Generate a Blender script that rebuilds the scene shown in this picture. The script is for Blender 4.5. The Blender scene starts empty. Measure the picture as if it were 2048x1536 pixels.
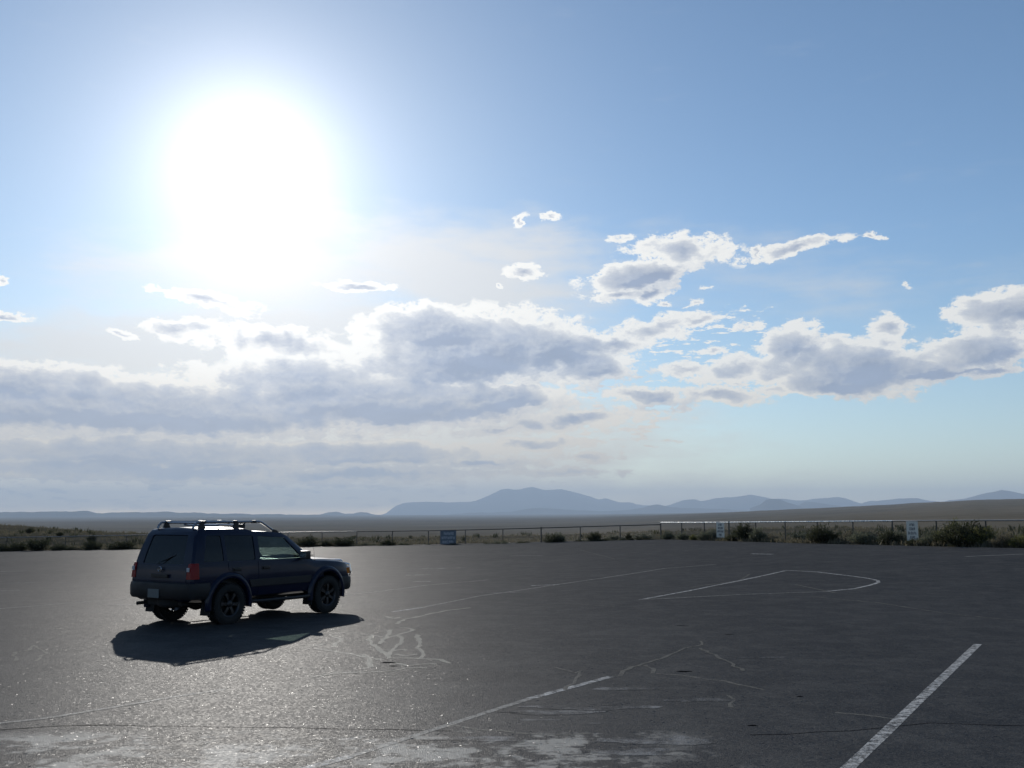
import bpy, bmesh, math, random
import numpy as np
from mathutils import Vector, Matrix

R = math.radians
scene = bpy.context.scene
COL = scene.collection
random.seed(7)

# ------------------------------------------------------------------ camera
F_PX, CAM_P, CAM_R, CAM_H = 1991.0, R(7.373), R(-0.12), 2.07      # focal length in pixels of a 2048 wide frame, pitch, roll, eye height
_F = Vector((0, math.cos(CAM_P), math.sin(CAM_P)))
_U0 = Vector((0, -math.sin(CAM_P), math.cos(CAM_P)))
_R0 = Vector((1, 0, 0))
_RT = _R0 * math.cos(CAM_R) + _U0 * math.sin(CAM_R)
_UP = -_R0 * math.sin(CAM_R) + _U0 * math.cos(CAM_R)
cam_data = bpy.data.cameras.new('camera')
cam_data.sensor_width = 36.0
cam_data.lens = F_PX / 2048 * 36.0
cam_data.clip_start = 0.1
cam_data.clip_end = 300000
cam = bpy.data.objects.new('camera', cam_data)
COL.objects.link(cam)
m = Matrix((_RT, _UP, -_F)).transposed().to_4x4()
m.translation = Vector((0, 0, CAM_H))
cam.matrix_world = m
scene.camera = cam


def ray(px, py):
    v = _F * F_PX + _RT * (px - 1024) - _UP * (py - 768)
    return v.normalized()


def azel(px, py):
    v = ray(px, py)
    return math.degrees(math.atan2(v.x, v.y)), math.degrees(math.asin(v.z))


# ------------------------------------------------------------------ sun and sky
SUN_DIR = ray(500, 338)                                             # towards the sun
SUN_EL = math.asin(SUN_DIR.z)
SUN_AZ = math.atan2(SUN_DIR.x, SUN_DIR.y)                           # from +Y towards +X
sl = bpy.data.lights.new('sun', 'SUN')
sl.energy = 4.0
sl.angle = R(0.53)
sl.color = (1.0, 0.95, 0.88)
sun = bpy.data.objects.new('sun', sl)
COL.objects.link(sun)
sun.rotation_euler = SUN_DIR.to_track_quat('Z', 'Y').to_euler()
sun.location = (0, 0, 60)

scene.view_settings.view_transform = 'Standard'
scene.view_settings.look = 'None'
scene.view_settings.exposure = 0.0
scene.view_settings.gamma = 1.0
scene.view_settings.use_curve_mapping = False
scene.cycles.use_denoising = True
scene.cycles.max_bounces = 8
scene.cycles.transparent_max_bounces = 16
scene.cycles.sample_clamp_indirect = 6

world = bpy.data.worlds.new('World')
scene.world = world
world.use_nodes = True
try:
    world.cycles.sampling_method = 'MANUAL'
    world.cycles.sample_map_resolution = 512
except Exception:
    pass


class G:
    """small expression helper for shader node trees"""
    def __init__(self, tree):
        self.t = tree
        self.N = tree.nodes
        self.L = tree.links

    def put(self, sock, v):
        if isinstance(v, bpy.types.NodeSocket):
            self.L.new(v, sock)
        elif v is not None:
            sock.default_value = v

    def m(self, op, a, b=None, c=None, clamp=False):
        n = self.N.new('ShaderNodeMath')
        n.operation = op
        n.use_clamp = clamp
        for i, v in enumerate((a, b, c)):
            if v is not None:
                self.put(n.inputs[i], v)
        return n.outputs[0]

    def vm(self, op, a, b=None, s=None):
        n = self.N.new('ShaderNodeVectorMath')
        n.operation = op
        self.put(n.inputs[0], a)
        if b is not None:
            self.put(n.inputs[1], b)
        if s is not None:
            self.put(n.inputs['Scale'], s)
        return n.outputs['Value'] if op in ('DOT_PRODUCT', 'LENGTH', 'DISTANCE') else n.outputs['Vector']

    def xyz(self, x, y, z):
        n = self.N.new('ShaderNodeCombineXYZ')
        for i, v in enumerate((x, y, z)):
            self.put(n.inputs[i], v)
        return n.outputs[0]

    def sep(self, v):
        n = self.N.new('ShaderNodeSeparateXYZ')
        self.put(n.inputs[0], v)
        return n.outputs

    def noise(self, vec, scale, detail=4, rough=0.5, lac=2.0, dist=0.0, col=False):
        n = self.N.new('ShaderNodeTexNoise')
        self.put(n.inputs['Vector'], vec)
        n.inputs['Scale'].default_value = scale
        n.inputs['Detail'].default_value = detail
        n.inputs['Roughness'].default_value = rough
        n.inputs['Lacunarity'].default_value = lac
        n.inputs['Distortion'].default_value = dist
        return n.outputs['Color'] if col else n.outputs[0]

    def voro(self, vec, scale, feature='F1', out='Distance', rnd=1.0):
        n = self.N.new('ShaderNodeTexVoronoi')
        n.feature = feature
        self.put(n.inputs['Vector'], vec)
        n.inputs['Scale'].default_value = scale
        n.inputs['Randomness'].default_value = rnd
        return n.outputs[out]

    def rng(self, v, a, b, c=0.0, d=1.0, smooth=False):
        n = self.N.new('ShaderNodeMapRange')
        n.interpolation_type = 'SMOOTHSTEP' if smooth else 'LINEAR'
        n.clamp = True
        self.put(n.inputs['Value'], v)
        for k, x in zip(('From Min', 'From Max', 'To Min', 'To Max'), (a, b, c, d)):
            self.put(n.inputs[k], x)
        return n.outputs['Result']

    def mix(self, f, a, b, mode='MIX'):
        n = self.N.new('ShaderNodeMix')
        n.data_type = 'RGBA'
        n.blend_type = mode
        n.clamp_factor = True
        self.put(n.inputs[0], f)
        self.put(n.inputs[6], a if isinstance(a, bpy.types.NodeSocket) else (*a[:3], 1))
        self.put(n.inputs[7], b if isinstance(b, bpy.types.NodeSocket) else (*b[:3], 1))
        return n.outputs[2]

    def grey(self, v):
        n = self.N.new('ShaderNodeCombineColor')
        for i in range(3):
            self.put(n.inputs[i], v)
        return n.outputs[0]


def build_world():
    t = world.node_tree
    t.nodes.clear()
    g = G(t)
    tc = g.N.new('ShaderNodeTexCoord')
    d = g.vm('NORMALIZE', tc.outputs['Generated'])
    dx, dy, dz = g.sep(d)
    sky = g.N.new('ShaderNodeTexSky')
    sky.sky_type = 'NISHITA'
    sky.sun_disc = False
    sky.sun_elevation = SUN_EL
    sky.sun_rotation = SUN_AZ
    sky.altitude = 1700
    sky.air_density = 1.0
    sky.dust_density = 0.6
    sky.ozone_density = 1.2
    # the camera's cool white balance; dust takes the blue off the lowest sky
    col = g.vm('MULTIPLY', sky.outputs[0], g.mix(g.rng(dz, 0.0, 0.26), (0.98, 0.96, 0.90), (0.86, 1.0, 1.07)))
    STR = 0.107
    # direction as azimuth / elevation in degrees
    s = g.m('MULTIPLY', g.m('ARCTAN2', dx, dy), 180 / math.pi)
    e = g.m('MULTIPLY', g.m('ARCSINE', dz), 180 / math.pi)
    th = g.m('MULTIPLY', g.m('ARCCOSINE', g.m('MINIMUM', g.vm('DOT_PRODUCT', d, tuple(SUN_DIR)), 0.999999)), 180 / math.pi)
    CL = build_clouds(g, s, e, th, col, STR)
    # aureole of the sun in thin high haze
    a1 = g.m('MULTIPLY', g.m('EXPONENT', g.m('MULTIPLY', g.m('POWER', g.m('DIVIDE', th, 3.6), 1.4), -1.0)), 1.15)
    a2 = g.m('MULTIPLY', g.m('EXPONENT', g.m('MULTIPLY', g.m('POWER', g.m('DIVIDE', th, 10.0), 1.3), -1.0)), 0.28)
    glow = g.vm('SCALE', (1.0, 0.93, 0.875), None, g.m('ADD', a1, a2))
    tot = g.vm('ADD', CL, glow)
    bg = g.N.new('ShaderNodeBackground')
    g.L.new(tot, bg.inputs[0])
    bg.inputs[1].default_value = 1.0
    out = g.N.new('ShaderNodeOutputWorld')
    g.L.new(bg.outputs[0], out.inputs[0])


# clouds: centre x, y, half width, half height, tilt in degrees, strength; read off the photograph and turned into sky directions
CUMULUS = [
    # main bank
    (300, 815, 576, 53, 0, 1.5), (760, 800, 342, 52, 0, 1.5), (930, 705, 225, 82, -4, 1.5), (870, 665, 135, 52, 0, 1.5), (1090, 700, 135, 45, 0, 1.5),
    (1180, 735, 94, 37, 0, 1.2), (980, 800, 153, 29, -4, 1.5), (620, 760, 244, 55, 0, 1.2),
    (60, 760, 141, 37, 0, 1.2), (180, 768, 85, 31, 0, 1.2), (320, 905, 414, 29, 0, 1.5), (720, 905, 261, 26, 0, 1.5), (250, 942, 395, 22, 0, 1.2), (700, 950, 330, 20, 0, 0.9),
    # bright streaks to its right
    (1010, 852, 120, 20, -10, 0.8), (1150, 838, 190, 24, -6, 0.85), (1060, 890, 150, 18, -4, 0.85), (1160, 912, 90, 14, 0, 0.8), (960, 925, 160, 15, 0, 0.85), (1120, 945, 160, 12, 0, 0.75),
    (1290, 787, 70, 18, 4, 1.2), (1440, 792, 105, 24, 2, 0.92), (1560, 780, 70, 14, 0, 0.8), (1385, 742, 80, 18, 0, 0.8), (1480, 735, 110, 30, -10, 0.88),
    (1300, 660, 150, 28, -8, 0.85), (1400, 645, 55, 16, -10, 0.8), (1230, 690, 80, 30, 0, 0.85), (1420, 700, 60, 12, -6, 0.78), (1495, 656, 26, 13, 12, 0.85),
    # right hand cumulus
    (1700, 738, 148, 57, 4, 1.5), (1580, 700, 70, 44, -30, 1.2), (1640, 770, 81, 26, 8, 1.5), (1545, 738, 60, 34, 0, 0.9), (1830, 745, 117, 22, -4, 1.5), (1950, 700, 105, 40, -8, 1.3),
    (2000, 622, 80, 39, -8, 1.2), (1775, 652, 40, 30, 0, 0.9), (1930, 742, 130, 14, 0, 0.9), (2190, 690, 120, 46, 0, 1.3),
    # upper group
    (1360, 500, 115, 36, 4, 0.93), (1270, 552, 108, 29, -6, 1.5), (1230, 590, 80, 16, 0, 0.85), (1310, 585, 55, 22, -20, 0.85), (1590, 497, 112, 15, -7, 0.9), (1500, 505, 24, 9, -30, 0.75),
    (1745, 467, 16, 10, 20, 0.8), (1041, 440, 18, 11, -10, 0.82), (1099, 437, 22, 10, 0, 0.82), (1341, 606, 18, 7, 0, 0.78), (1388, 603, 22, 9, -25, 0.8), (1045, 545, 60, 16, 0, 0.8), (1003, 573, 18, 6, 0, 0.75),
    (1420, 572, 20, 5, 0, 0.7), (1805, 570, 14, 8, 30, 0.68), (1240, 480, 40, 12, 0, 0.7),
    # beside the sun and at the left
    (720, 572, 95, 11, 0, 0.85), (420, 602, 110, 20, 8, 0.86), (365, 660, 85, 24, -4, 0.9), (18, 632, 40, 9, 0, 0.85), (4, 562, 16, 12, 0, 0.85), (315, 583, 10, 6, 0, 0.7), (560, 690, 190, 40, 6, 0.9), (780, 655, 90, 30, -8, 0.88),
    (235, 668, 40, 9, 12, 0.75),
]
VEIL = [
    (330, 700, 420, 90, -6, 1.0), (650, 680, 420, 110, 0, 1.0), (100, 800, 520, 110, 0, 1.0), (500, 880, 800, 150, 0, 1.3), (900, 560, 330, 110, 14, .9), (1010, 500, 260, 80, 6, .8), (560, 560, 420, 90, 0, .85),
    (1080, 590, 160, 70, 0, .7), (900, 900, 420, 120, 0, 1.0), (-300, 860, 700, 160, 0, 1.1), (500, 990, 1100, 60, 0, 1.0), (1560, 560, 500, 120, 10, .35),
]


def build_clouds(g, s, e, th, sky, STR):
    nv = g.xyz(s, g.m('MULTIPLY', e, 2.0), 0.0)
    # push the outlines about with noise: billows
    w1 = g.vm('SUBTRACT', g.noise(nv, 0.30, 3, 0.55, col=True), (0.5, 0.5, 0.5))
    w2 = g.vm('SUBTRACT', g.noise(nv, 1.3, 4, 0.6, col=True), (0.5, 0.5, 0.5))
    base = g.xyz(s, e, 0.0)
    p = g.vm('ADD', base, g.vm('MULTIPLY', w1, (2.6, 1.1, 0)))
    p = g.vm('ADD', p, g.vm('MULTIPLY', w2, (0.9, 0.55, 0)))
    pv = g.vm('ADD', base, g.vm('MULTIPLY', w1, (5.0, 1.8, 0)))

    def field(items, vec):
        acc = None
        for (x, y, hw, hh, rot, k) in items:
            a, el = azel(x, y)
            mp = g.N.new('ShaderNodeMapping')
            mp.vector_type = 'TEXTURE'
            g.L.new(vec, mp.inputs[0])
            mp.inputs['Location'].default_value = (a, el, 0)
            mp.inputs['Rotation'].default_value = (0, 0, R(-rot))
            mp.inputs['Scale'].default_value = (hw / 34.7 * 1.45, hh / 34.7 * 1.45, 1)
            gr = g.N.new('ShaderNodeTexGradient')
            gr.gradient_type = 'SPHERICAL'
            g.L.new(mp.outputs[0], gr.inputs[0])
            v = g.m('MULTIPLY', gr.outputs['Fac'], k)
            acc = v if acc is None else g.m('SMOOTH_MAX', acc, v, 0.08)
        return acc

    M = field(CUMULUS, p)
    # broken streaks and scraps trailing off the bank
    scraps = field([(1110, 850, 270, 110, -5, 1.0), (1340, 690, 210, 62, -8, .95), (1470, 770, 190, 40, -4, .9), (420, 985, 620, 34, 0, .95), (480, 868, 560, 20, 0, .8)], p)
    sn = g.noise(g.xyz(s, g.m('MULTIPLY', e, 4.2), 5.0), 0.85, 6, 0.6)
    M = g.m('MAXIMUM', M, g.m('MULTIPLY', g.rng(scraps, 0.05, 0.45), g.rng(sn, 0.46, 0.62, 0.0, 0.52)))
    # the bulk of the big clouds again, a degree nearer the sun: their far sides lie in their own shade
    sunv = g.vm('SUBTRACT', (math.degrees(SUN_AZ), math.degrees(SUN_EL), 0.0), base)
    M2 = field([c for c in CUMULUS if c[5] >= 1.2], g.vm('ADD', p, g.vm('SCALE', g.vm('NORMALIZE', sunv), None, 0.8)))
    M1 = field([c for c in CUMULUS if c[5] >= 1.2], p)
    # the same kind of broken cloud goes on all round outside the frame
    far = g.rng(g.m('ABSOLUTE', g.m('ADD', s, 0.0)), 30.0, 38.0, 0, 1, True)
    band = g.m('MULTIPLY', g.rng(e, 0.5, 3.0, 0, 1, True), g.rng(e, 7.0, 16.0, 1, 0, True))
    gen = g.m('MULTIPLY', g.m('MULTIPLY', g.rng(g.noise(nv, 0.06, 4, 0.55), 0.42, 0.7), band), far)
    M = g.m('MAXIMUM', M, gen)
    # puffs: billows from cell noise plus fine fractal noise, sampled here and a little nearer the sun
    tos = g.vm('SUBTRACT', (math.degrees(SUN_AZ), math.degrees(SUN_EL), 0.0), base)
    tos = g.vm('MULTIPLY', g.vm('NORMALIZE', tos), (0.22, 0.22 * 1.5, 0))
    cv = g.xyz(s, g.m('MULTIPLY', e, 1.5), 0.0)
    cv = g.vm('ADD', cv, g.vm('MULTIPLY', w2, (0.55, 0.55, 0)))

    def puffs(v):
        vo = g.N.new('ShaderNodeTexVoronoi')
        vo.feature = 'F1'
        vo.normalize = True
        g.put(vo.inputs['Vector'], v)
        vo.inputs['Scale'].default_value = 0.95
        vo.inputs['Detail'].default_value = 3.0
        vo.inputs['Roughness'].default_value = 0.62
        vo.inputs['Lacunarity'].default_value = 2.3
        f1 = g.noise(v, 0.75, 9, 0.60)
        a = g.m('ADD', g.m('MULTIPLY', g.m('SUBTRACT', 0.37, vo.outputs['Distance']), 0.66), g.m('MULTIPLY', g.m('SUBTRACT', f1, 0.5), 1.30))
        return a
    nn = puffs(cv)
    nn2 = puffs(g.vm('ADD', cv, tos))
    fine = g.m('MULTIPLY', g.m('SUBTRACT', g.noise(cv, 6.0, 5, 0.65), 0.5), 0.22)
    D = g.m('ADD', M, g.m('ADD', nn, fine))
    gate = g.rng(M, 0.13, 0.27)
    alpha = g.m('MULTIPLY', g.rng(D, 0.28, 0.48, 0, 1, True), gate)
    low = g.noise(g.xyz(s, g.m('MULTIPLY', e, 3.0), 8.0), 0.35, 5, 0.6)
    tau = g.m('MULTIPLY', g.m('MAXIMUM', g.m('SUBTRACT', g.m('ADD', M, g.m('MULTIPLY', nn, 0.75)), 0.60), 0.0), g.rng(low, 0.3, 0.7, 3.4, 6.4))
    thick = g.m('SUBTRACT', 1.0, g.m('EXPONENT', g.m('MULTIPLY', tau, -1.0)))
    lit = g.m('MULTIPLY', g.m('SUBTRACT', nn, nn2), 0.75)
    bulk = g.m('MULTIPLY', g.m('SUBTRACT', M2, M1), 0.9)
    bulk = g.m('MINIMUM', g.m('MAXIMUM', bulk, -0.16), 0.40)
    thick = g.m('ADD', g.m('SUBTRACT', thick, lit), bulk, None, True)
    # forward scattered light: thin cloud bright, more so near the sun; thick cloud blue-grey
    near = g.m('EXPONENT', g.m('MULTIPLY', th, -1 / 16.0))
    thin_c = g.mix(g.rng(e, 2.0, 8.5), (0.86, 0.76, 0.60), (1.02, 1.015, 0.98))
    core_c = g.mix(g.rng(e, 0.5, 7.0), (0.45, 0.46, 0.485), (0.335, 0.405, 0.545))
    thin_c = g.vm('SCALE', thin_c, None, g.m('ADD', 0.84, g.m('MULTIPLY', near, 0.55)))
    core_c = g.vm('SCALE', core_c, None, g.m('ADD', g.rng(low, 0.3, 0.7, 0.86, 1.02), g.m('MULTIPLY', near, 0.30)))
    cum = g.mix(thick, thin_c, core_c)
    # veil: soft thin high cloud and the haze bank near the horizon
    Vv = field(VEIL, pv)
    nvs = g.xyz(s, g.m('MULTIPLY', e, 4.0), 3.0)
    va = g.m('MULTIPLY', g.rng(g.m('ADD', Vv, g.m('MULTIPLY', g.m('SUBTRACT', g.noise(nvs, 0.22, 6, 0.6), 0.5), 0.7)), 0.10, 0.75, 0, 1, True), 0.86)
    veil_c = g.mix(g.rng(e, 1.0, 9.0), (0.82, 0.74, 0.61), (0.74, 0.745, 0.745))
    veil_c = g.vm('SCALE', veil_c, None, g.m('ADD', 0.9, g.m('MULTIPLY', near, 0.5)))
    skyc = g.vm('SCALE', sky, None, STR)
    c = g.mix(va, skyc, veil_c)
    c = g.mix(g.m('MULTIPLY', alpha, 0.97), c, cum)
    # nothing below the horizon but the sky itself
    return g.mix(g.rng(e, -0.6, 0.4), skyc, c)


build_world()

# ------------------------------------------------------------------ small tools
def nz2(x, y, seed=0):
    """smooth value noise for numpy arrays, -1..1"""
    xi, yi = np.floor(x), np.floor(y)
    fx, fy = x - xi, y - yi
    fx, fy = fx * fx * (3 - 2 * fx), fy * fy * (3 - 2 * fy)

    def h(a, b):
        v = np.sin(a * 127.1 + b * 311.7 + seed * 74.7) * 43758.5453
        return (v - np.floor(v)) * 2 - 1
    return (h(xi, yi) * (1 - fx) + h(xi + 1, yi) * fx) * (1 - fy) + (h(xi, yi + 1) * (1 - fx) + h(xi + 1, yi + 1) * fx) * fy


def fbm(x, y, octv=5, seed=0, gain=0.5):
    t, a, n = 0, 1.0, 0
    for o in range(octv):
        t = t + a * nz2(x * 2 ** o + 17.3 * o, y * 2 ** o - 9.1 * o, seed + o)
        n += a
        a *= gain
    return t / n


def sst(a, b, x):
    t = np.clip((x - a) / (b - a), 0, 1)
    return t * t * (3 - 2 * t)


def link(name, me, mat=None, parent=None):
    o = bpy.data.objects.new(name, me)
    COL.objects.link(o)
    if mat is not None and not me.materials:
        me.materials.append(mat)
    if parent is not None:
        o.parent = parent
    return o


def mesh_from(name, verts, faces, smooth=False):
    me = bpy.data.meshes.new(name)
    me.from_pydata([tuple(v) for v in verts], [], [tuple(f) for f in faces])
    if smooth:
        me.polygons.foreach_set('use_smooth', [True] * len(me.polygons))
    me.update()
    return me


def empty(name, loc=(0, 0, 0), rz=0.0):
    o = bpy.data.objects.new(name, None)
    COL.objects.link(o)
    o.empty_display_size = 0.3
    o.location = loc
    o.rotation_euler = (0, 0, rz)
    return o


def tag(o, label=None, cat=None, group=None, kind=None):
    for k, v in (('label', label), ('category', cat), ('group', group), ('kind', kind)):
        if v:
            o[k] = v
    return o


def new_mat(name):
    mt = bpy.data.materials.new(name)
    mt.use_nodes = True
    g = G(mt.node_tree)
    b = next(n for n in g.N if n.type == 'BSDF_PRINCIPLED')
    return mt, g, b


def simple(name, col, rough=0.5, metal=0.0, spec=0.5, coat=0.0, var=0.0, vscale=8.0):
    mt, g, b = new_mat(name)
    if var:
        tc = g.N.new('ShaderNodeTexCoord').outputs['Object']
        n = g.noise(tc, vscale, 5, 0.6)
        c = g.mix(g.rng(n, 0.3, 0.7), tuple(x * (1 - var) for x in col), tuple(min(1, x * (1 + var)) for x in col))
        g.L.new(c, b.inputs['Base Color'])
        g.L.new(g.rng(n, 0.3, 0.7, max(0, rough - .08), min(1, rough + .08)), b.inputs['Roughness'])
    else:
        b.inputs['Base Color'].default_value = (*col, 1)
        b.inputs['Roughness'].default_value = rough
    b.inputs['Metallic'].default_value = metal
    b.inputs['Specular IOR Level'].default_value = spec
    b.inputs['Coat Weight'].default_value = coat
    b.inputs['Coat Roughness'].default_value = 0.04
    return mt


# ------------------------------------------------------------------ the car park surface
def lot_z(x, y):
    """the car park is level round the car and leans up to the right towards its far end"""
    b = sst(13.0, 44.0, y)
    return b * (0.0285 * x + 0.0085 * (np.sqrt(x * x + 9) - 3) - 0.25)


def hit(px, py, dz=0.0):
    """the point of the car park seen at a pixel of the photograph"""
    v = ray(px, py)
    z = 0.0
    for _ in range(60):
        t = (z + dz - CAM_H) / v.z if v.z < -1e-5 else 200.0
        t = min(t, 160.0)
        x, y = v.x * t, v.y * t
        z = 0.6 * z + 0.4 * float(lot_z(np.float64(x), np.float64(y)))
    return Vector((x, y, float(lot_z(np.float64(x), np.float64(y)))))


def asphalt_nodes(g, b):
    tc = g.N.new('ShaderNodeTexCoord').outputs['Object']
    big = g.noise(tc, 0.16, 5, 0.6)
    mid = g.noise(tc, 1.1, 6, 0.62)
    stretched = g.vm('MULTIPLY', tc, (0.35, 1.6, 1.0))
    streak = g.noise(stretched, 0.8, 6, 0.65)
    grit = g.noise(tc, 90.0, 3, 0.7)
    stones = g.voro(tc, 75.0, out='Color')
    sr, sg_, sb = g.sep(stones)
    base = g.mix(g.rng(big, 0.38, 0.62), (0.0085, 0.0085, 0.009), (0.022, 0.0213, 0.0205))
    base = g.mix(g.rng(mid, 0.42, 0.72, 0, 0.6), base, (0.040, 0.0375, 0.034))
    base = g.mix(g.m('MULTIPLY', g.rng(sr, 0.55, 1.0), 0.5), base, (0.085, 0.08, 0.074))
    base = g.mix(g.m('MULTIPLY', g.rng(grit, 0.5, 0.3), 0.4), base, (0.008, 0.008, 0.009))
    # dust lying on the worn foreground, fading out across the lot
    ox, oy, oz = g.sep(tc)
    dustn = g.m('ADD', g.m('MULTIPLY', g.noise(tc, 1.5, 6, 0.62), 0.7), g.m('MULTIPLY', g.noise(tc, 6.0, 5, 0.7), 0.3))
    edge = g.m('ADD', oy, g.m('MULTIPLY', g.m('SUBTRACT', mid, 0.5), 0.5))
    where = g.m('MULTIPLY', g.rng(edge, 9.95, 9.55, 0, 1, True), g.rng(g.m('ADD', ox, g.m('MULTIPLY', g.m('SUBTRACT', mid, 0.5), 3.0)), 1.9, 0.3, 0, 1, True))
    base = g.mix(g.m('MULTIPLY', where, 0.5), base, (0.008, 0.008, 0.009))
    dust = g.m('MULTIPLY', g.rng(dustn, 0.47, 0.58, 0, 1, True), g.m('ADD', g.m('MULTIPLY', where, 0.92), 0.05))
    base = g.mix(dust, base, (0.34, 0.318, 0.275))
    # pale worn strips
    base = g.mix(g.m('MULTIPLY', g.rng(streak, 0.60, 0.72, 0, 1, True), 0.22), base, (0.10, 0.095, 0.085))
    g.L.new(base, b.inputs['Base Color'])
    # stone facets: each stone tips its own way and has its own polish, so some of them flash in the sun
    cell = g.voro(tc, 46.0, out='Color')
    cr, cg, cb = g.sep(cell)
    shiny = g.rng(cb, 0.972, 0.979)
    g.L.new(g.m('SUBTRACT', g.rng(cg, 0.0, 1.0, 0.44, 0.68), g.m('MULTIPLY', shiny, 0.26)), b.inputs['Roughness'])
    hgt = g.m('ADD', g.m('MULTIPLY', g.voro(tc, 75.0), 0.9), g.m('MULTIPLY', grit, 0.5))
    bp = g.N.new('ShaderNodeBump')
    bp.inputs['Strength'].default_value = 0.35
    bp.inputs['Distance'].default_value = 0.010
    g.L.new(hgt, bp.inputs['Height'])
    tilt = g.vm('MULTIPLY', g.vm('SUBTRACT', cell, (0.5, 0.5, 0.5)), (0.40, 0.40, 0.0))
    nn = g.vm('NORMALIZE', g.vm('ADD', bp.outputs[0], g.vm('SCALE', tilt, None, g.m('ADD', 0.25, shiny))))
    g.L.new(nn, b.inputs['Normal'])
    # a thin, even sheen rather than the full grazing reflection of a smooth surface
    b.inputs['Specular IOR Level'].default_value = 0.0
    gl = g.N.new('ShaderNodeBsdfGlossy')
    gl.inputs['Color'].default_value = (1, 1, 1, 1)
    g.L.new(b.inputs['Roughness'].links[0].from_socket, gl.inputs['Roughness'])
    g.L.new(nn, gl.inputs['Normal'])
    mx = g.N.new('ShaderNodeMixShader')
    mx.inputs[0].default_value = 0.045
    g.L.new(b.outputs[0], mx.inputs[1])
    g.L.new(gl.outputs[0], mx.inputs[2])
    out = next(x for x in g.N if x.type == 'OUTPUT_MATERIAL')
    g.L.new(mx.outputs[0], out.inputs[0])
    return tc, base


MAT_ASPHALT, g_, b_ = new_mat('asphalt')
asphalt_nodes(g_, b_)


def worn_mat(name, col, lo, hi, rough=0.6, scale=7.0, spec=0.4):
    """paint or sealer, partly worn away so that the asphalt shows through"""
    mt, g, b = new_mat(name)
    tc, base = asphalt_nodes(g, b)
    w = g.m('ADD', g.m('MULTIPLY', g.noise(tc, scale, 6, 0.7), 0.65), g.m('MULTIPLY', g.noise(tc, 60.0, 3, 0.7), 0.35))
    f = g.rng(w, lo, hi, 0, 1, True)
    g.L.new(g.mix(f, base, col), b.inputs['Base Color'])
    return mt


MAT_PAINT = worn_mat('white_line_paint', (0.54, 0.525, 0.49), 0.40, 0.60, scale=11.0)
MAT_PAINT_WORN = worn_mat('worn_line_paint', (0.32, 0.305, 0.27), 0.36, 0.62, scale=12.0)
MAT_SEAL = worn_mat('crack_filler', (0.25, 0.235, 0.19), 0.26, 0.54, scale=14.0)
MAT_SEAL_FAINT = worn_mat('faint_crack_filler', (0.14, 0.13, 0.105), 0.34, 0.62, scale=14.0)
MAT_TAR = simple('black_tar', (0.006, 0.006, 0.007), 1.0, spec=0.0)
MAT_CHIP = worn_mat('pale_scuff', (0.24, 0.235, 0.225), 0.46, 0.66, scale=2.2)

EDGE_PX = [(-700, 1108), (-300, 1105), (0, 1101.5), (270, 1099), (700, 1092), (900, 1087.5), (1100, 1083), (1265, 1080), (1330, 1079), (1480, 1083), (1620, 1087), (1830, 1092), (2048, 1096.5)]
EDGE = [hit(x, y) for x, y in EDGE_PX]
_d = (EDGE[-1] - EDGE[-4])
_d.z = 0
_d.normalize()
for k in (8, 20, 40, 60):
    q = EDGE[len(EDGE_PX) - 1] + _d * k
    EDGE.append(Vector((q.x, q.y, float(lot_z(q.x, q.y)))))


def lot_limit(x, y):
    """signed-ish distance to the outside of the car park (positive outside), numpy"""
    dmin = np.full(np.shape(x), 1e9)
    inside = np.zeros(np.shape(x), bool)
    poly = LOT_POLY
    n = len(poly)
    for i in range(n):
        ax, ay = poly[i]
        bx, by = poly[(i + 1) % n]
        ex, ey = bx - ax, by - ay
        t = np.clip(((x - ax) * ex + (y - ay) * ey) / (ex * ex + ey * ey + 1e-9), 0, 1)
        dmin = np.minimum(dmin, np.hypot(x - ax - t * ex, y - ay - t * ey))
        c = ((ay > y) != (by > y)) & (x < (bx - ax) * (y - ay) / (by - ay + 1e-12) + ax)
        inside ^= c
    return np.where(inside, -dmin, dmin)


LOT_POLY = [(p.x, p.y) for p in EDGE] + [(45, -45), (-75, -45), (EDGE[0].x - 8, EDGE[0].y - 20)]


def build_lot():
    bm = bmesh.new()
    n = len(LOT_POLY)
    vs = []
    # ragged broken edge
    P = []
    for i in range(n):
        a, b = Vector(LOT_POLY[i]), Vector(LOT_POLY[(i + 1) % n])
        k = max(1, int((b - a).length / 0.5)) if i < len(EDGE) - 1 else max(1, int((b - a).length / 6))
        for j in range(k):
            q = a.lerp(b, j / k)
            if i < len(EDGE) - 1:
                q = q + Vector((random.uniform(-.1, .1), random.uniform(-.16, .10)))
            P.append(q)
    outline = [bm.verts.new((q.x, q.y, 0)) for q in P]
    bm.faces.new(outline)
    # cut into a grid so that the slope can bend
    for c in np.arange(-80, 60, 4.0):
        bmesh.ops.bisect_plane(bm, geom=bm.verts[:] + bm.edges[:] + bm.faces[:], plane_co=(c, 0, 0), plane_no=(1, 0, 0))
    for c in np.arange(-44, 100, 3.0):
        bmesh.ops.bisect_plane(bm, geom=bm.verts[:] + bm.edges[:] + bm.faces[:], plane_co=(0, c, 0), plane_no=(0, 1, 0))
    ext = bmesh.ops.extrude_face_region(bm, geom=bm.faces[:])
    low = [e for e in ext['geom'] if isinstance(e, bmesh.types.BMVert)]
    for v in low:
        v.co.z -= 0.12
    for v in bm.verts:
        v.co.z += float(lot_z(v.co.x, v.co.y))
    bmesh.ops.triangulate(bm, faces=bm.faces[:])
    bmesh.ops.recalc_face_normals(bm, faces=bm.faces[:])
    me = bpy.data.meshes.new('parking_lot')
    bm.to_mesh(me)
    bm.free()
    o = link('parking_lot', me, MAT_ASPHALT)
    return tag(o, 'worn dark asphalt parking lot with faded lines', kind='structure')


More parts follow.
